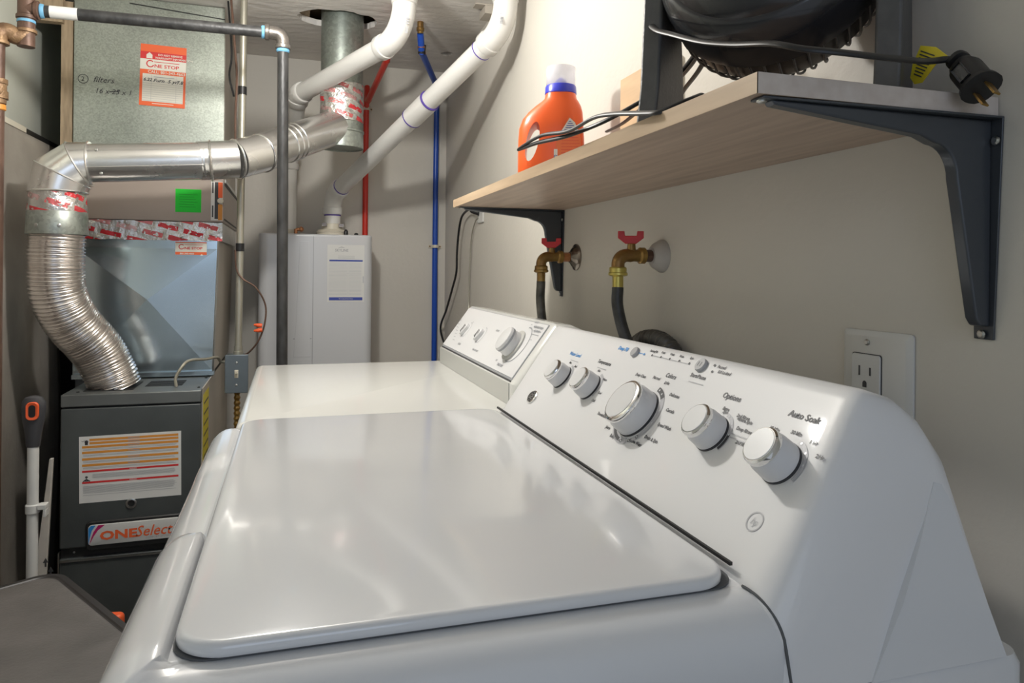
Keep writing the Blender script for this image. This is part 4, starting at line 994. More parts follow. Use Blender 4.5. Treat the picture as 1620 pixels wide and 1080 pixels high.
# board against the wall
bm = new_bm(); box(bm, .598, .612, 1.06, 1.244, SZ1 + .0005, 1.547); obj('wood_board', bm, 'board', None, label='small pale wooden board standing on the shelf against the wall', cat='board', bevel=.001)
bm = new_bm(); bmesh.ops.create_icosphere(bm, subdivisions=4, radius=.021)
pw = Vector((.50, 1.06, SZ1 + .017))
for v in bm.verts: v.co = v.co * (1 + .45 * noise.noise(v.co * 90)) ; v.co.z *= .75; v.co += pw
mnz = min(v.co.z for v in bm.verts)
for v in bm.verts: v.co.z += SZ1 + .0005 - mnz
M['crumple'] = mat('crumpled_wrapper', (.62, .58, .52), .3, nscale=110, col2=(.16, .07, .03), bump=.5); obj('crumpled_wrapper', bm, 'crumple', None, label='small crumpled brown and white wrapper on the shelf behind the cord', cat='wrapper', angle=20)

# ================================================================== fan
FC = Vector((.498, .668, 1.523)); fax = Vector((-.70, -.60, .36)).normalized(); fyk = Vector((.6, -.8, 0)).normalized()
fn = thing('electric_fan', 'black round electric fan on a grey cradle stand at the near end of the shelf', 'fan', (FC.x, FC.y, SZ1))
bm = new_bm(); lathe(bm, FC, fax, [(-.030, .114), (-.026, .118), (.0, .119), (.018, .117), (.034, .108), (.036, .104), (.036, .100), (.02, .097), (-.026, .097), (-.030, .10), (-.030, .114)], 72, caps=False); obj('housing_ring', bm, 'fan_black', fn, label='glossy black housing')
bm = new_bm(); lathe(bm, FC, fax, [(.030, .105), (.044, .099), (.056, .082), (.062, .06), (.064, .03), (.064, .0)], 72, caps=False); obj('front_shell', bm, 'fan_black', fn)
bm = new_bm(); lathe(bm, FC, -fax, [(.024, .1135), (.045, .1115), (.060, .1090), (.074, .100), (.085, .086), (.092, .05), (.094, .0)], 48, caps=False); obj('interior_shade_cup', bm, 'cord', fn)  # added black cup, stands for the shaded fan interior between the ribs
u_, v_ = basis(fax)
for k in range(48):
    a = 2 * PI * k / 48; d = u_ * math.cos(a) + v_ * math.sin(a); d2 = u_ * math.cos(a + .25) + v_ * math.sin(a + .25)
    bm = new_bm(); tube(bm, smooth_path([FC + fax * -.028 + d * .116, FC - fax * .060 + d * .112, FC - fax * .086 + (d * .6 + d2 * .4) * .088, FC - fax * .098 + d2 * .03], 4), .0015, 6)
    obj('rear_grille_rib', bm, 'fan_grey', fn)
bm = new_bm(); lathe(bm, FC, -fax, [(.094, .0), (.094, .032), (.103, .03), (.105, .0)], 32, caps=False); obj('rear_hub', bm, 'fan_black', fn)
for s in (-1, 1):
    base = FC + fyk * (s * .124); base.z = SZ1
    mx = frame(base, fax.cross(Vector((0, 0, 1))) * 0 + Vector((-.8, -.6, 0)), (0, 0, 1))
    bm = new_bm(); t_ = .024
    outl = [(-.050, 0), (.046, 0), (.044, .014), (.036, .05), (.026, .18), (.0, .200), (-.026, .18), (-.040, .05), (-.048, .014)]
    extrude_poly(bm, outl, mx, t_)
    for v in bm.verts: v.co -= mx.to_3x3() @ Vector((0, 0, t_ / 2))
    obj('stand_arm', bm, 'fan_grey', fn, bevel=.003)
    bm = new_bm(); lathe(bm, base + Vector((0, 0, FC.z - SZ1)) + fyk * s * .004, fyk * s, [(0, .02), (.008, .02), (.012, .014)], 20); obj('pivot_knob', bm, 'fan_grey', fn)
for sd in (-1, 1):
    a_ = FC + fyk * -.124 + Vector((-.8, -.6, 0)) * (.040 * sd - .003); b__ = FC + fyk * .124 + Vector((-.8, -.6, 0)) * (.040 * sd - .003)
    a_.z = b__.z = SZ1 + .0065; bm = new_bm(); tube(bm, [a_, b__], .006, 10); obj('base_bar', bm, 'fan_grey', fn)

# fan cord, tag and plug
def flatcord(bm, pts, r=.0030):
    tube(bm, pts, r, sect=[(r * 1.75 * math.cos(a) if True else 0, r * math.sin(a)) for a in [2 * PI * i / 14 for i in range(14)]])
fc_ = thing('fan_cord', 'black fan power cord wrapped round the fan stand with its plug beyond the shelf end', 'cord', (.40, .62, 1.40))
def Q(u, v, x): return PX(u, v, x)
c1 = smooth_path([Q(1062, 5, .47), Q(1040, 22, .43), Q(1031, 38, .405), Q(1040, 48, .39), Q(1065, 55, .388), Q(1110, 66, .385), Q(1160, 70, .385), Q(1220, 69, .385), Q(1270, 77, .395), Q(1330, 83, .42), Q(1390, 90, .455), Q(1440, 95, .50), Q(1462, 97, .535), Q(1480, 96, .56), Q(1500, 94, .572), Q(1517, 97, .575)], 6)
bm = new_bm(); flatcord(bm, c1, .0023); obj('wrapped_cord', bm, 'cord', fc_)
c2 = smooth_path([Q(1110, 70, .50), Q(1085, 105, .47), Q(1050, 140, .44), Q(1015, 160, .41), Q(960, 190, .37), Q(900, 214, .352), Q(850, 226, .350), Q(822, 236, .350), Q(830, 229, .349), Q(858, 214, .348), Q(900, 207, .348), Q(940, 186, .350), Q(975, 180, .352), Q(1020, 179, .355), Q(1048, 176, .362), Q(1085, 160, .40), Q(1110, 150, .44)], 6)
bm = new_bm(); flatcord(bm, c2, .0024); obj('front_loop', bm, 'cord', fc_)
c3 = smooth_path([Q(1052, 150, .46), Q(1015, 172, .50), Q(985, 195, .53), Q(960, 208, .56)], 6)
bm = new_bm(); flatcord(bm, c3, .0022); obj('rear_strand', bm, 'cord', fc_)
for l_ in ([Q(1112, 70, .52), Q(1095, 100, .53), Q(1070, 128, .55), Q(1050, 140, .57)], [Q(1125, 75, .54), Q(1105, 112, .55), Q(1080, 145, .57), Q(1070, 165, .58)]):
    bm = new_bm(); flatcord(bm, smooth_path(l_, 6), .0022); obj('hanging_strand', bm, 'cord', fc_)
# plug
p0 = Q(1517, 97, .575); p1 = Q(1562, 150, .568); ax_ = (p1 - p0).normalized(); wd = Vector((0, -1, 0)); wd = (wd - ax_ * wd.dot(ax_)).normalized(); up_ = ax_.cross(wd)
mp_ = Matrix((wd, up_, ax_)).transposed().to_4x4(); mp_ = mp_ @ Matrix.Scale(1.12, 4)
mp_.translation = p0
bm = new_bm(); pillow(bm, -.006, .006, -.006, .006, .004, [(0, -.004), (-.002, -.003), (-.002, .0005), (.001, .002), (.001, .005), (-.003, .006), (-.004, .009), (-.0055, .012), (-.0055, .033), (-.008, .034), (-.0085, .037), (-.004, .038)], 4, mx=mp_); pg = obj('plug_body', bm, 'cord', fc_)
bm = new_bm(); pillow(bm, -.0045, .0045, .0112, .0120, .0003, [(0, .014), (0, .030)], 2, mx=mp_); obj('plug_rib', bm, 'fan_grey', pg)
for s in (-1, 1):
    bm = new_bm(); box(bm, s * .0055 - .0008, s * .0055 + .0008, -.0032, .0032, .038, .052, mp_); obj('prong', bm, 'brass', pg)
# tag
mg = frame(Q(1457, 72, .572), Q(1510, 90, .572) - Q(1457, 72, .572), Q(1457, 72, .572) - Q(1462, 125, .572))
bm = new_bm(); pts = [(0, 0), (.018, .003), (.035, -.001), (.037, -.003), (.027, -.009), (.024, -.018), (.020, -.030), (.012, -.034), (.004, -.030), (0, -.018)]
extrude_poly(bm, pts, mg, .0004); tg = obj('caution_tag', bm, 'yellow', fc_, label='yellow caution tag', smooth=False)
bm = new_bm()
for i in range(8): rect(bm, mg, .003 + .0005 * i, .021 - .0006 * i, -.005 - .003 * i, -.0038 - .003 * i, .0008)
flat('tag_lettering', bm, 'ink', tg)

# ================================================================== dryer
DX0, DY0, DY1, ZD = -.081, 1.176, 1.886, .940
dr = thing('dryer', 'white dryer with a sloped dial console standing behind the washer', 'dryer', (.25, 1.52, 0))
bm = new_bm(); pillow(bm, DX0 + .004, .575, DY0, DY1, .012, [(0, .03), (0, .88)], 3); obj('cabinet', bm, 'dryer', dr)
bm = new_bm(); pillow(bm, DX0, .578, DY0 - .001, DY1, .02, [(.003, .8805), (0, .884)] + fillet(.016, ZD), 6); obj('top_panel', bm, 'dryer', dr, angle=50)


def prism_y(bm, pts, y0, y1):
    A = [bm.verts.new((x, y0, z)) for x, z in pts]; B = [bm.verts.new((x, y1, z)) for x, z in pts]
    for i in range(len(pts)): j = (i + 1) % len(pts); bm.faces.new((A[i], A[j], B[j], B[i]))
    bm.faces.new(A[::-1]); bm.faces.new(B)


def inset_poly(pts, e):
    n = len(pts); out = []
    for i in range(n):
        p0, p, p2 = Vector(pts[i - 1]), Vector(pts[i]), Vector(pts[(i + 1) % n])
        a = (p - p0).normalized(); b = (p2 - p).normalized(); na = Vector((a.y, -a.x)); nb = Vector((b.y, -b.x))
        m_ = (na + nb).normalized(); k = e / max(.35, m_.dot(na)); out.append(tuple(p + m_ * k))
    return out


def loft_y(bm, secs):
    rs = [[bm.verts.new((x, y, z)) for x, z in pts] for y, pts in secs]; n = len(rs[0])
    for A, B in zip(rs, rs[1:]):
        for i in range(n): j = (i + 1) % n; bm.faces.new((A[i], A[j], B[j], B[i]))
    bm.faces.new(rs[0][::-1]); bm.faces.new(rs[-1])


# console profile (x,z) clockwise so that inset goes inward: front-bottom -> up the face -> top -> back
dprof = [(.376, .9405), (.376, .979), (.380, .984), (.4525, 1.082), (.4585, 1.086), (.49, 1.083), (.510, 1.075), (.56, .9405)]
bm = new_bm()
secs = [(1.197, inset_poly(dprof, .016)), (1.199, inset_poly(dprof, .009)), (1.204, inset_poly(dprof, .004)), (1.214, inset_poly(dprof, .0005)), (1.222, dprof), (1.835, dprof), (1.842, inset_poly(dprof, .001)), (1.847, inset_poly(dprof, .005))]
for _, p in secs:
    p[:] = [(x, max(z, .9405)) for x, z in p]
loft_y(bm, secs); obj('console', bm, 'dryer', dr, angle=30)
bm = new_bm(); prism_y(bm, [(.3745, .9405), (.3745, .979), (.3765, .979), (.3765, .9405)], 1.224, 1.838); obj('lower_strip', bm, 'dryer_strip', dr, smooth=False, label='grey lower strip')
# control face
fo = Vector((.380, 0, .984)); fd = (Vector((.4525, 0, 1.082)) - fo).normalized(); nd = Vector((-fd.z, 0, fd.x))
mdF = frame(fo + nd * .0006, (0, -1, 0), fd)      # local x = -y, y = up the slope
bm = new_bm(); pillow(bm, -1.834, -1.222, .000, .122, .003, [(0, -.0004), (0, .0002)], 3, mx=mdF); obj('panel_outline', bm, 'ink_lt', dr, smooth=False)
bm = new_bm(); pillow(bm, -1.832, -1.224, .0035, .1205, .003, [(0, -.0002), (0, .0012), (.0005, .0016)], 3, mx=mdF); pnl = obj('control_panel', bm, 'enamel2', dr)
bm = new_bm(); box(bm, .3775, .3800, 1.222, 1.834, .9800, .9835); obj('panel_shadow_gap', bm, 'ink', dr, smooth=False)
def dpx(u, v):      # pixel on the dryer face -> local coordinates
    d = ray(u, v); n_ = nd; t_ = ((fo - Vector((0, 0, H))).dot(n_)) / d.dot(n_); p = Vector((0, 0, H)) + d * t_; q = mdF.inverted() @ p; return q.x, q.y
ZP = .0019
bmk = new_bm(); bmg = new_bm()
for (u, v, r_) in ((740, 522, .021), (763, 531, .021), (822, 546, .041)):
    x, y = dpx(u, v)
    ring2d(bmk, mdF, x, y, r_ * .93, r_, ZP + .0001, -140, 100, 26)
x, y = dpx(808, 541)
for k in range(3): rect(bmk, mdF, dpx(848, 520)[0], dpx(858, 522)[0] + .008, dpx(848, 518)[1] - .008 * k - .001, dpx(848, 518)[1] - .008 * k + .001, ZP)
tx, ty = dpx(848, 515); 
flat('dial_ring_print', bmk, 'ink_lt', pnl)
bm = new_bm(); text(bm, mdF, 'AUTO', tx - .0, ty + .004, .007, 'CENTER', z=ZP, bold=.0002); tx, ty = dpx(852, 521); text(bm, mdF, 'WRINKLE FREE', tx, ty, .0075, 'CENTER', z=ZP, bold=.0002)
tx, ty = dpx(850, 527); text(bm, mdF, 'FABRICS', tx, ty, .0075, 'CENTER', z=ZP, bold=.0002)
tx, ty = dpx(727, 546); text(bm, mdF, 'SIGNAL', tx, ty, .0075, 'CENTER', z=ZP, bold=.0002)
tx, ty = dpx(752, 556); text(bm, mdF, 'PUSH TO START', tx, ty, .0065, 'CENTER', z=ZP, bold=.0002)
tx, ty = dpx(791, 580); text(bm, mdF, 'TIMED DRY', tx, ty, .0075, 'CENTER', z=ZP, bold=.0002)
tx, ty = dpx(786, 572); text(bm, mdF, 'OFF', tx, ty, .0060, 'CENTER', z=ZP, bold=.0002)
tx, ty = dpx(788, 525); text(bm, mdF, 'LESS DRY', tx, ty, .0058, 'CENTER', z=ZP, bold=.0002)
tx, ty = dpx(729, 508); text(bm, mdF, 'HIGH', tx, ty, .0065, 'CENTER', z=ZP, bold=.0002)
for k in range(6): tx, ty = dpx(727 - k * 1.6, 513 + 5 * k); rect(bm, mdF, tx - .012, tx + .010, ty - .0006, ty + .0006, ZP)
tx, ty = dpx(748, 511); text(bm, mdF, 'LOW', tx, ty, .0055, 'LEFT', z=ZP)
for a in (20, 45, 70, 95): x, y = dpx(822, 546); rect(bm, mdF, x + .048 * math.cos(R(a)) - .004, x + .048 * math.cos(R(a)) + .004, y + .046 * math.sin(R(a)), y + .046 * math.sin(R(a)) + .0012, ZP)
flat('lettering', bm, 'ink_lt', pnl)
def dknob(u, v, r_, h_, name, oval=1.0, big=False):
    x, y = dpx(u, v); mk = mdF @ Matrix.Translation((x, y, ZP)); bm = new_bm(); c = mk.translation
    if big:
        lathe(bm, c, nd, [(0, .034), (.003, .034), (.004, .032)], 36); kb = obj('dial_skirt', bm, 'dryer_strip', dr)
        bm = new_bm(); lathe(bm, c + nd * .004, nd, [(0, .027), (.014, .0255), (.015, .0265), (.021, .0265), (.024, .025), (.025, .022)], 48); k2 = obj(name, bm, 'knob_face', dr, label='large white timer knob')
        bm = new_bm(); lathe(bm, c + nd * .019, nd, [(0, .0268), (.004, .0268)], 48); obj('grip_band', bm, 'ink_lt', k2)
    else:
        pillow(bm, -.0085, .0085, -r_, r_, .008, [(0, 0), (0, h_ * .8), (.002, h_)], 5, mx=mk @ Matrix.Rotation(R(-20), 4, 'Z')); k2 = obj(name, bm, 'knob_face', dr)
        bm = new_bm()
        for q in range(5): box(bm, -.006, .006, -r_ * .55 + q * r_ * .26, -r_ * .55 + q * r_ * .26 + .0016, h_ + .0002, h_ + .0012, mk @ Matrix.Rotation(R(-20), 4, 'Z'))
        obj('grip_ridges', bm, 'ink', k2, smooth=False)
dknob(738, 523, .017, .009, 'selector_knob'); dknob(761, 532, .016, .010, 'start_knob'); dknob(815, 548, .03, .03, 'timer_knob', big=True)
for x in (DX0 + .05, .54):
    for y in (DY0 + .05, DY1 - .05):
        bm = new_bm(); cyl(bm, (x, y, 0), (x, y, .03), .02, .014, 16); obj('levelling_foot', bm, 'cord', dr)

# ================================================================== washer
WX0, WX1, WY0, WY1 = -.114, .578, .432, 1.168
ws = thing('washing_machine', 'white top-loading washing machine with chrome-ringed knobs in the foreground', 'washer', (.24, .8, 0))
bm = new_bm(); pillow(bm, WX0 + .004, WX1, WY0 - .004, WY1, .02, [(0, .03), (0, .866), (.004, .8735)], 5); obj('cabinet', bm, 'enamel', ws, angle=50)


def scoop(p):
    q = Vector(p)
    if q.z > .90 and q.x < -.0702:
        k = max(0, min(1, (q.y - .680) / .020)) * max(0, min(1, (.985 - q.y) / .06)); k = k * k * (3 - 2 * k)
        f = max(0, min(1, (-.0702 - q.x) / .0025)); wz = min(1, (q.z - .90) / .04)
        e = max(0, min(1, (q.y - .440) / .04)) * max(0, min(1, (WY1 - .004 - q.y) / .03))
        q.z += (.0085 * (1 - k) * e * (1 if q.y < .8 else .3) - .003 * k) * f * wz
    return q


bm = new_bm(); pillow(bm, WX0, .378, WY0, WY1, .024, [(.002, .8745), (0, .878)] + fillet(.036, ZD, 9) + [(.0405, ZD), (.0415, ZD - .0004), (.0445, ZD)], 8, m=70, fn=scoop); tp = obj('top_panel', bm, 'enamel', ws, angle=60)
M['gap_shade_seam'] = mat('dark_gap_shade_and_seam', (.10, .105, .11), .7)  # serves the painted shade round the lid and the real console seam
# lid
LX0, LX1, LY0, LY1 = -.068, .3280, .467, 1.152
bm = new_bm(); pillow(bm, LX0 - .0010, .3334, LY0 + .003, LY1 + .001, .026, [(.0, ZD + .0002), (.0, ZD + .0014)], 6); obj('lid_edge_shade', bm, 'gap_shade_seam', ws, label='dark sheet painted as shade in the gap round the lid')  # dark sheet paints the shade in the gap around the lid
bm = new_bm(); pillow(bm, LX0, LX1, LY0, LY1, .034, [(.001, ZD + .0022), (0, ZD + .003)] + fillet(.0055, ZD + .0115, 5), 10); obj('lid', bm, 'enamel', ws, angle=60)
bm = new_bm(); box(bm, .3325, .3350, .486, 1.1525, .9498, .9526); obj('overhang_shade', bm, 'furnace_dk', ws, label='dark strip painted as shade under the console overhang', smooth=False)  # dark strip paints the overhang shadow along the console foot
# console
FB = Vector((.3345, 0, .9412)); FT = Vector((.440, 0, 1.072)); fdir = (FT - FB).normalized(); fnrm = Vector((-fdir.z, 0, fdir.x))
wprof = [(.3335, .8760), (.3335, .9405), (.3388, .9466)] + [(FB.x + fdir.x * s, FB.z + fdir.z * s) for s in (.06, .12, .172)] + [(.4478, 1.0812), (.453, 1.0842), (.463, 1.0835), (.484, 1.077), (.503, 1.062), (.519, 1.033), (.556, .8760)]
def wsec(e, eb):
    p = inset_poly(wprof, e); return [(x, max(z, .8760)) for x, z in p]
def wsec2(face, top):
    """face: how far the sloped face sinks (grows up the slope), top: how far the top drops"""
    out = []
    for x, z in wprof:
        k = (z - .876) / (1.0735 - .876)
        nx = x + face * fdir.z * .9; nz = z - face * .35 * k - top * k * k
        if x > .50: nx = x - face * .05
        out.append((min(nx, .548 - .04 * k if x > .50 else nx), max(nz, .876)))
    return out
P1_ = [(.346, .8755), (.350, .900), (.356, .915), (.398, .957), (.438, .992), (.466, 1.013), (.476, 1.019), (.484, 1.022), (.492, 1.022), (.499, 1.019), (.506, 1.012), (.513, 1.000), (.550, .8755)]
def wmix(wgt, y):
    out = []; d = max(0.0, y - .4300); r_ = .036; drop = r_ - math.sqrt(max(0, r_ * r_ - (r_ - d) ** 2)) if d < r_ else 0
    for i, ((x, z), (x1, z1)) in enumerate(zip(wprof, P1_)):
        k = {0: 0, 1: 1, 2: .9, 3: .22}.get(i, 0) * max(0, 1 - wgt * 1.6)
        out.append((x + (x1 - x) * wgt, max(.8755, z + (z1 - z) * wgt - drop * k)))
    return out
def wfar(e):
    return [(x, max(z, .8755)) for x, z in inset_poly(wprof, e)]
def lean(y, z):
    k = max(0, (z - .910)) ** 1.22
    if y > 1.0: return y + .035 * max(0, (z - .94)) / .135 * min(1, (y - 1.0) / .14)
    return y + .36 * k * max(0, (.58 - y) / .15) if y < .58 else y
secs = [(.4300, 1.0), (.4304, .86), (.4311, .68), (.4322, .50), (.4338, .34), (.4360, .21), (.439, .10), (.443, .045), (.448, .015), (.455, .003), (.464, 0), (.476, 0), (.50, 0), (.54, 0), (.58, 0)]
secs = [(y, wmix(w_, y)) for y, w_ in secs] + [(1.10, wprof), (1.143, wfar(.0005)), (1.153, wfar(.004)), (1.159, wfar(.009)), (1.161, wfar(.015))]
bm = new_bm(); rs = []
for y, pts in secs: rs.append([bm.verts.new((x, lean(y, z), z)) for x, z in pts])
for A, B in zip(rs, rs[1:]):
    for i in range(len(A)): j = (i + 1) % len(A); bm.faces.new((A[i], A[j], B[j], B[i]))
bm.faces.new(rs[0][::-1]); bm.faces.new(rs[-1])
co_ = obj('console', bm, 'enamel2', ws, angle=60)
# steel back box seen at the near end (bluish side)
bm = new_bm(); ptsb = [(.418, .8752), (.450, .930), (.475, .970), (.492, 1.000), (.500, 1.0125), (.507, 1.0105), (.513, .998), (.552, .8752)]
A = [bm.verts.new((x, lean(.4298, z) - .0006, z)) for x, z in ptsb]; B = [bm.verts.new((x, .4400 + lean(.4285, z) - .4285, z)) for x, z in ptsb]
for i in range(8): j = (i + 1) % 8; bm.faces.new((A[i], A[j], B[j], B[i]))
bm.faces.new(A[::-1]); bm.faces.new(B); obj('end_cover', bm, 'enamel', ws)

bm = new_bm(); sp_ = []
for i in range(15):
    y_ = .470 - .0385 * (i / 14) ** .8; d_ = max(0, y_ - .432); dz = .036 - math.sqrt(max(0, .036 ** 2 - (.036 - d_) ** 2)) if d_ < .036 else 0
    sp_.append(Vector((.3322 + .011 * (i / 14), y_ - .0008, .9412 - dz)))
sp_.append(Vector((.3465, .4300, .885))); sp_.append(Vector((.352, .4292, .8765)))
tube(bm, sp_, .0011, 8); obj('console_seam', bm, 'gap_shade_seam', ws, label='thin dark seam')
mw = frame(FB + fnrm * .0001, (0, -1, 0), fdir)
def wpx(u, v):
    d = ray(u, v); t_ = (FB + fnrm * .0001 - Vector((0, 0, H))).dot(fnrm) / d.dot(fnrm); q = mw.inverted() @ (Vector((0, 0, H)) + d * t_); return q.x, q.y
def knob(u, v, r_, h_, big=False, label=None):
    x, y = wpx(u, v); c = mw @ Vector((x, y, 0)); bm = new_bm()
    lathe(bm, c, fnrm, [(0, r_ * 1.02), (.002, r_ * 1.02), (.002, r_ * .98)], 40); sk = obj('knob_base', bm, 'ink', ws)
    bm = new_bm(); lathe(bm, c + fnrm * .0025, fnrm, [(0, r_), (h_ * .55, r_ * .97), (h_ * .62, r_ * .93), (h_ * .78, r_ * .92)], 48); kb = obj('control_knob', bm, 'knob', ws, label=label)
    t0 = .0025 + h_ * .78
    bm = new_bm(); lathe(bm, c + fnrm * t0, fnrm, [(0, r_ * .92), (.0015, r_ * .93), (.0045, r_ * .90), (.006, r_ * .82), (.0060, r_ * .78)], 48, caps=False); obj('chrome_ring', bm, 'chrome', kb)
    bm = new_bm(); lathe(bm, c + fnrm * (t0 - .001), fnrm, [(0, r_ * .80), (.0066, r_ * .80), (.0075, r_ * .77)], 48); obj('knob_cap', bm, 'knob_face', kb)
    # short black tick on the knob side
    return x, y
# base centres measured on the console face
K = [(890, 597, .0190, .020), (934, 613, .0195, .021), (1010, 655, .0310, .027), (1127, 686, .0200, .023), (1236, 733, .0200, .026)]
kp = []
for k_ in K: kp.append(knob(*k_))
bmR = new_bm(); bmD = new_bm(); bmT = new_bm(); bmB = new_bm(); bmL = new_bm(); bmW = new_bm()
ZT = .0004
for i, (x, y) in enumerate(kp):
    r_ = K[i][2]
    if i == 2:
        ring2d(bmR, mw, x, y, r_ * 1.12, r_ * 1.32, ZT, -60, 75, 40); ring2d(bmD, mw, x, y, r_ * 1.12, r_ * 1.32, ZT + .0001, 48, 82, 14); ring2d(bmR, mw, x, y, r_ * 1.06, r_ * 1.34, ZT, -165, -70, 24); ring2d(bmD, mw, x, y, r_ * 1.12, r_ * 1.26, ZT + .0002, -150, -95, 14)
        for a in (20, -5, -42, -62, -85, 60, 75): disc2d(bmW, mw, x + r_ * 1.22 * math.cos(R(a)), y + r_ * 1.22 * math.sin(R(a)), .0014, ZT + .0004)
        for a in (-42, -62, -85): ring2d(bmD, mw, x + r_ * 1.22 * math.cos(R(a)), y + r_ * 1.22 * math.sin(R(a)), .0013, .0022, ZT + .0005, n=12)
    else:
        ring2d(bmR, mw, x, y, r_ * 1.10, r_ * 1.30, ZT, -25, 80, 24)
        for a in (70, 40, 12): disc2d(bmW, mw, x + r_ * 1.20 * math.cos(R(a)), y + r_ * 1.20 * math.sin(R(a)), .0012, ZT + .0003)
        if i == 3: ring2d(bmD, mw, x, y, r_ * 1.10, r_ * 1.28, ZT + .0001, -30, 12, 12)
        if i == 4: pass
def T(bm_, s, u, v, size, al='CENTER', bold=.0002, rot=0, sx=1.0):
    x, y = wpx(u, v); text(bm_, mw, s, x, y, size, al, z=ZT, bold=bold, rot=rot, sx=sx)
T(bmB, 'Water Level', 909, 563, .0085); T(bmB, 'Deep Fill', 985, 554, .0080, bold=.0003)
T(bmT, 'Temperature', 955, 576, .0080); T(bmT, 'Colors', 1060, 598, .0082); T(bmT, 'Options', 1156, 632, .0092); T(bmT, 'Auto Soak', 1270, 664, .0092)
T(bmT, 'Start/Pause', 1103, 598, .0068); T(bmT, 'Paused', 1141, 583, .0052, 'CENTER'); T(bmT, 'Lid Locked', 1145, 592, .0052, 'CENTER')
for s, u, v in (('Deep Clean', 1013, 596), ('Normal', 1038, 600), ('Light', 1054, 608), ('Delicates', 1066, 628), ('Casuals', 1059, 652), ('Speed Wash', 1050, 677), ('Drain & Spin', 1029, 697), ('Active Wear', 1004, 702), ('Bulky Items', 972, 694), ('Jeans', 961, 678), ('Towels/Sheets', 953, 659)):
    T(bmT, s, u, v, .0056)
for s, u, v in (('Fill', 1117, 647), ('Extra', 1148, 649), ('Spin', 1147, 654), ('2nd Rinse', 1175, 662), ('+Extra Spin', 1177, 668), ('Deep Rinse', 1176, 683), ('2nd Rinse', 1173, 705), ('15 Min', 1224, 681), ('30 Min', 1259, 688), ('1 Hr', 1286, 703), ('2 Hr', 1296, 726), ('Max', 902, 575), ('Med', 910, 581), ('Hot', 947, 588), ('Warm', 956, 602), ('Cool', 948, 623), ('Cold', 938, 635)):
    T(bmT, s, u, v, .0050)
for u, v in ((1172, 691), (1170, 697), (909, 571), (952, 583), (1101, 606)): 
    x, y = wpx(u, v); rect(bmL, mw, x - .015, x + .015, y - .0006, y + .0006, ZT)
for k, (s, u, v) in enumerate((('Sensing/Fill', 1034, 557), ('Soak', 1049, 559), ('Wash', 1063, 562), ('Rinse', 1078, 565), ('Spin', 1094, 568))): T(bmT, s, u, v, .0042)
for (u, v) in ((1032, 562), (1046, 565), (1060, 568), (1075, 571), (1091, 575), (1131, 578), (1127, 588)):
    x, y = wpx(u, v); disc2d(bmD, mw, x, y, .0016, ZT + .0003)
x0_, y0_ = wpx(1032, 562); x1_, y1_ = wpx(1091, 575); rect(bmL, mw, x0_, x1_, y0_ - .0006, y0_ + .0006, ZT)
xb, yb = wpx(1006, 556); x2_, _ = wpx(1020, 560); disc2d(bmB, mw, x2_, yb - .001, .0018, ZT + .0003); rect(bmB, mw, xb, x2_, yb - .0014, yb - .0004, ZT)
xe, ye_ = wpx(1194, 825); ring2d(bmL, mw, xe, ye_, .0078, .0090, ZT, ax=1.0, n=30); text(bmL, mw, 'hp', xe, ye_ - .003, .009, 'CENTER', z=ZT, shear=.3)
flat('dial_arcs', bmR, 'gray_ring', ws); flat('dial_marks', bmD, 'ink', ws); flat('lettering', bmT, 'ink', ws); flat('blue_lettering', bmB, 'ink_blue', ws); flat('grey_print', bmL, 'gray_ring', ws); flat('dial_dots', bmW, 'enamel', ws)
for u, v, r_, nm in ((1006, 558, .0075, 'push_button'), (1111, 579, .0085, 'push_button')):
    x, y = wpx(u, v); c = mw @ Vector((x, y, 0)); bm = new_bm(); lathe(bm, c, fnrm, [(0, r_), (.003, r_), (.0042, r_ * .9)], 28); pb = obj(nm, bm, 'gray_btn', ws)
    if u > 1100:
        bm = new_bm(); mz = mw @ Matrix.Translation((x, y, .0045)); rect(bm, mz, -.003, -.002, -.003, .003); rect(bm, mz, .002, .003, -.003, .003); flat('pause_mark', bm, 'ink', pb)
# oval badge
x, y = wpx(843, 628); bm = new_bm(); mo = mw @ Matrix.Translation((x, y, 0)) @ Matrix.Diagonal((1.35, 1, 1, 1))
lathe(bm, (0, 0, 0), (0, 0, 1), [(0, .0115), (.0022, .0112), (.0032, .0096), (.0028, .0090)], 36)
for v in bm.verts: v.co = mo @ v.co
bg = obj('oval_badge', bm, 'chrome', ws, label='chrome oval badge')
bm = new_bm(); mo2 = mw @ Matrix.Translation((x, y, .0035)); disc2d(bm, mo2, 0, 0, .0088, 0, 30, 1.35); flat('badge_field', bm, 'ink', bg)
bm = new_bm(); text(bm, mo2, 'GE', 0, -.0045, .0125, 'CENTER', shear=.3, z=.0003, bold=.0004); ring2d(bm, mo2, 0, 0, .0073, .0080, .0003, ax=1.35); flat('badge_lettering', bm, 'steel', bg)
for x in (WX0 + .05, .55):
    for y in (WY0 + .05, WY1 - .05):
        bm = new_bm(); cyl(bm, (x, y, 0), (x, y, .03), .02, .014, 16); obj('levelling_foot', bm, 'cord', ws)

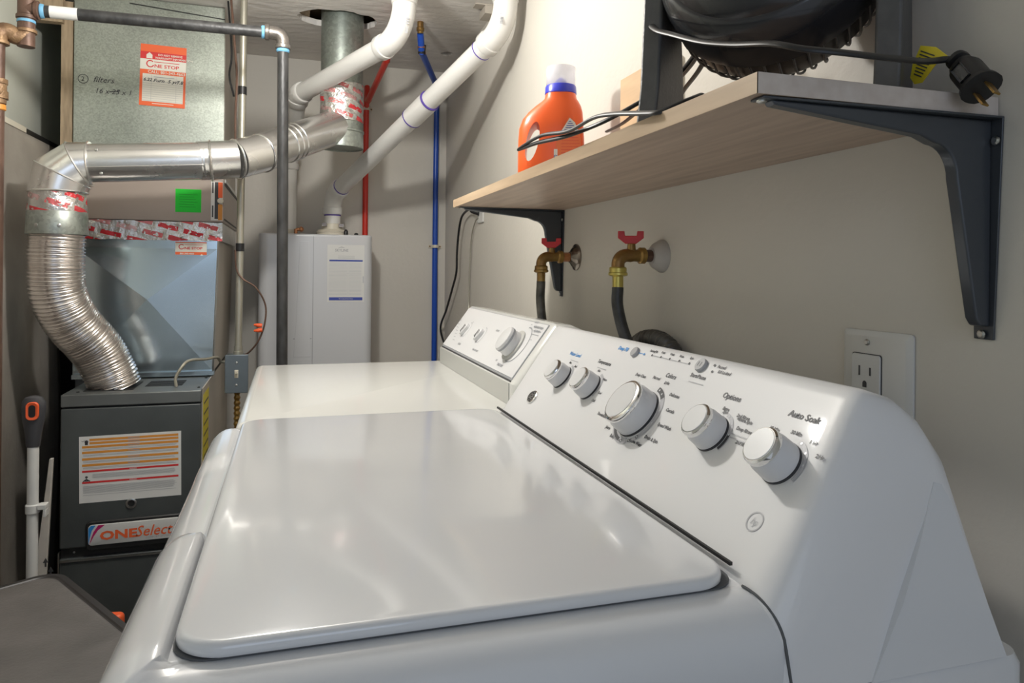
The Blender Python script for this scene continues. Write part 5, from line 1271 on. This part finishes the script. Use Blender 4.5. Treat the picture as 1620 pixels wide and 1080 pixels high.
# ================================================================== left foreground: bin, mop, strip, small item
bn = thing('storage_bin', 'charcoal plastic bin with a textured lid at the lower left', 'bin', (-.42, 1.25, 0))
bz = .60
corner = Vector((-.418, 1.562, 0)); e1 = Vector((.150, -.236, 0)).normalized()
mbn = frame(corner, e1, (-e1.y, e1.x, 0)); Wb, Hb = .50, .31
bm = new_bm(); pillow(bm, 0, Wb, -Hb, 0, .05, [(.05, .01), (.012, bz - .03)], 6, mx=mbn); obj('bin_body', bm, 'bin_e', bn)
bm = new_bm(); pillow(bm, 0, Wb, -Hb, 0, .045, [(.004, bz - .032), (0, bz - .03), (0, bz - .003), (.002, bz), (.012, bz), (.014, bz - .002), (.017, bz - .0025)], 8, mx=mbn); obj('lid_rim', bm, 'bin_e', bn)
bm = new_bm(); pillow(bm, .0165, Wb - .0165, .0165 - Hb, -.0165, .032, [(0, bz - .0026), (.002, bz - .0008), (.006, bz - .0003)], 8, mx=mbn); obj('lid_panel', bm, 'bin', bn, label='scuffed charcoal lid')

mp = thing('mop', 'white mop pole with a charcoal and orange grip standing left of the furnace', 'mop', (-.553, 1.85, 0))
bm = new_bm(); cyl(bm, (-.549, 1.85, .03), (-.549, 1.85, .80), .0115, seg=18); obj('pole', bm, 'white_pl', mp)
bm = new_bm(); mm_ = frame((-.549, 1.85, .775), (1, 0, 0), (0, 0, 1)); rs = []
secs_ = [(0, .0135, .012), (.01, .015, .013), (.03, .0165, .014), (.06, .022, .015), (.085, .0245, .015), (.10, .0235, .014), (.110, .017, .011), (.1135, .008, .006)]
for (z_, a_, b_) in secs_: rs.append([bm.verts.new(Vector((-.549 + a_ * math.cos(2 * PI * i / 24), 1.85 + b_ * math.sin(2 * PI * i / 24), .775 + z_))) for i in range(24)])
for A, B in zip(rs, rs[1:]):
    for i in range(24): j = (i + 1) % 24; bm.faces.new((A[i], A[j], B[j], B[i]))
bm.faces.new(rs[0][::-1]); bm.faces.new(rs[-1]); obj('grip', bm, 'mop_dark', mp, label='charcoal grip')
bm = new_bm(); mo3 = frame((-.547, 1.8335, .857), (1, 0, 0), (0, 0, 1)); pillow(bm, -.0125, .0125, -.020, .020, .010, [(0, -.004), (0, .0015), (.001, .0025), (.003, .0025), (.005, .0015)], 6, mx=mo3); gi = obj('grip_inset', bm, 'mop_or', mp, label='orange ring inset')
bm = new_bm(); pillow(bm, -.0068, .0068, -.0135, .0135, .006, [(0, .0014), (0, .0022)], 5, mx=mo3); obj('grip_hole', bm, 'cord', gi, smooth=False)
bm = new_bm(); lathe(bm, (-.549, 1.85, .625), (0, 0, 1), [(0, .0125), (.001, .0145), (.020, .0145), (.021, .0125)], 18); box(bm, -.537, -.520, 1.838, 1.862, .634, .645); box(bm, -.526, -.520, 1.838, 1.862, .617, .634); obj('clip', bm, 'white_pl', mp, bevel=.0015)
bm = new_bm(); box(bm, -.63, -.48, 1.83, 1.88, 0, .03); obj('mop_head', bm, 'mop_dark', mp, bevel=.01)

bm = new_bm(); ms = frame((-.548, 2.035, .712), (0.035, 0, -1), (1, 0, .035)); 
cs = thing('foam_strip', 'tall grey board strip with arrow marks leaning against the furnace side', 'board', (-.58, 2.03, 0))
bm = new_bm(); mk_ = frame((0, 2.0, 0), (1, 0, 0), (0, 0, 1))
extrude_poly(bm, [(-.612, .0), (-.572, .0), (-.5665, .30), (-.549, .712), (-.556, .712), (-.598, .30)], mk_, .012)
obj('panel', bm, 'esc_white', cs, bevel=.001)
bm = new_bm()
for (u, v) in ((72, 890), (80, 904)):
    p = PY(u, v, 1.987); q = mk_.inverted() @ p
    poly(bm, mk_, [(q.x - .006, q.y), (q.x, q.y + .012), (q.x + .006, q.y), (q.x + .002, q.y), (q.x + .002, q.y - .010), (q.x - .002, q.y - .010), (q.x - .002, q.y)], .0125)
flat('arrow_marks', bm, 'ink', cs)
pc = PY(172, 972, 1.75)
pk = thing('spray_bottle', 'small orange and white plastic item tucked behind the bin lid', 'bottle', (pc.x, pc.y, 0))
bm = new_bm(); lathe(bm, (pc.x, pc.y, 0), (0, 0, 1), [(0, .04), (.004, .044), (pc.z - .09, .044), (pc.z - .05, .03), (pc.z - .028, .018)], 24); obj('body', bm, 'white_pl', pk)
bm = new_bm(); mq = frame((pc.x, pc.y, pc.z - .027), (1, -.2, 0), (0, 1, 0)); pillow(bm, -.018, .032, -.014, .014, .013, [(0, 0), (0, .018)] + [(s, .018 + z_) for s, z_ in fillet(.010, .012)][1:], 6, mx=mq); obj('trigger_head', bm, 'mop_or', pk, label='orange head')
bm = new_bm(); pillow(bm, -.050, -.0185, -.012, .012, .010, [(0, .002), (0, .020), (.005, .027)], 5, mx=mq); obj('nozzle', bm, 'white_pl', pk)
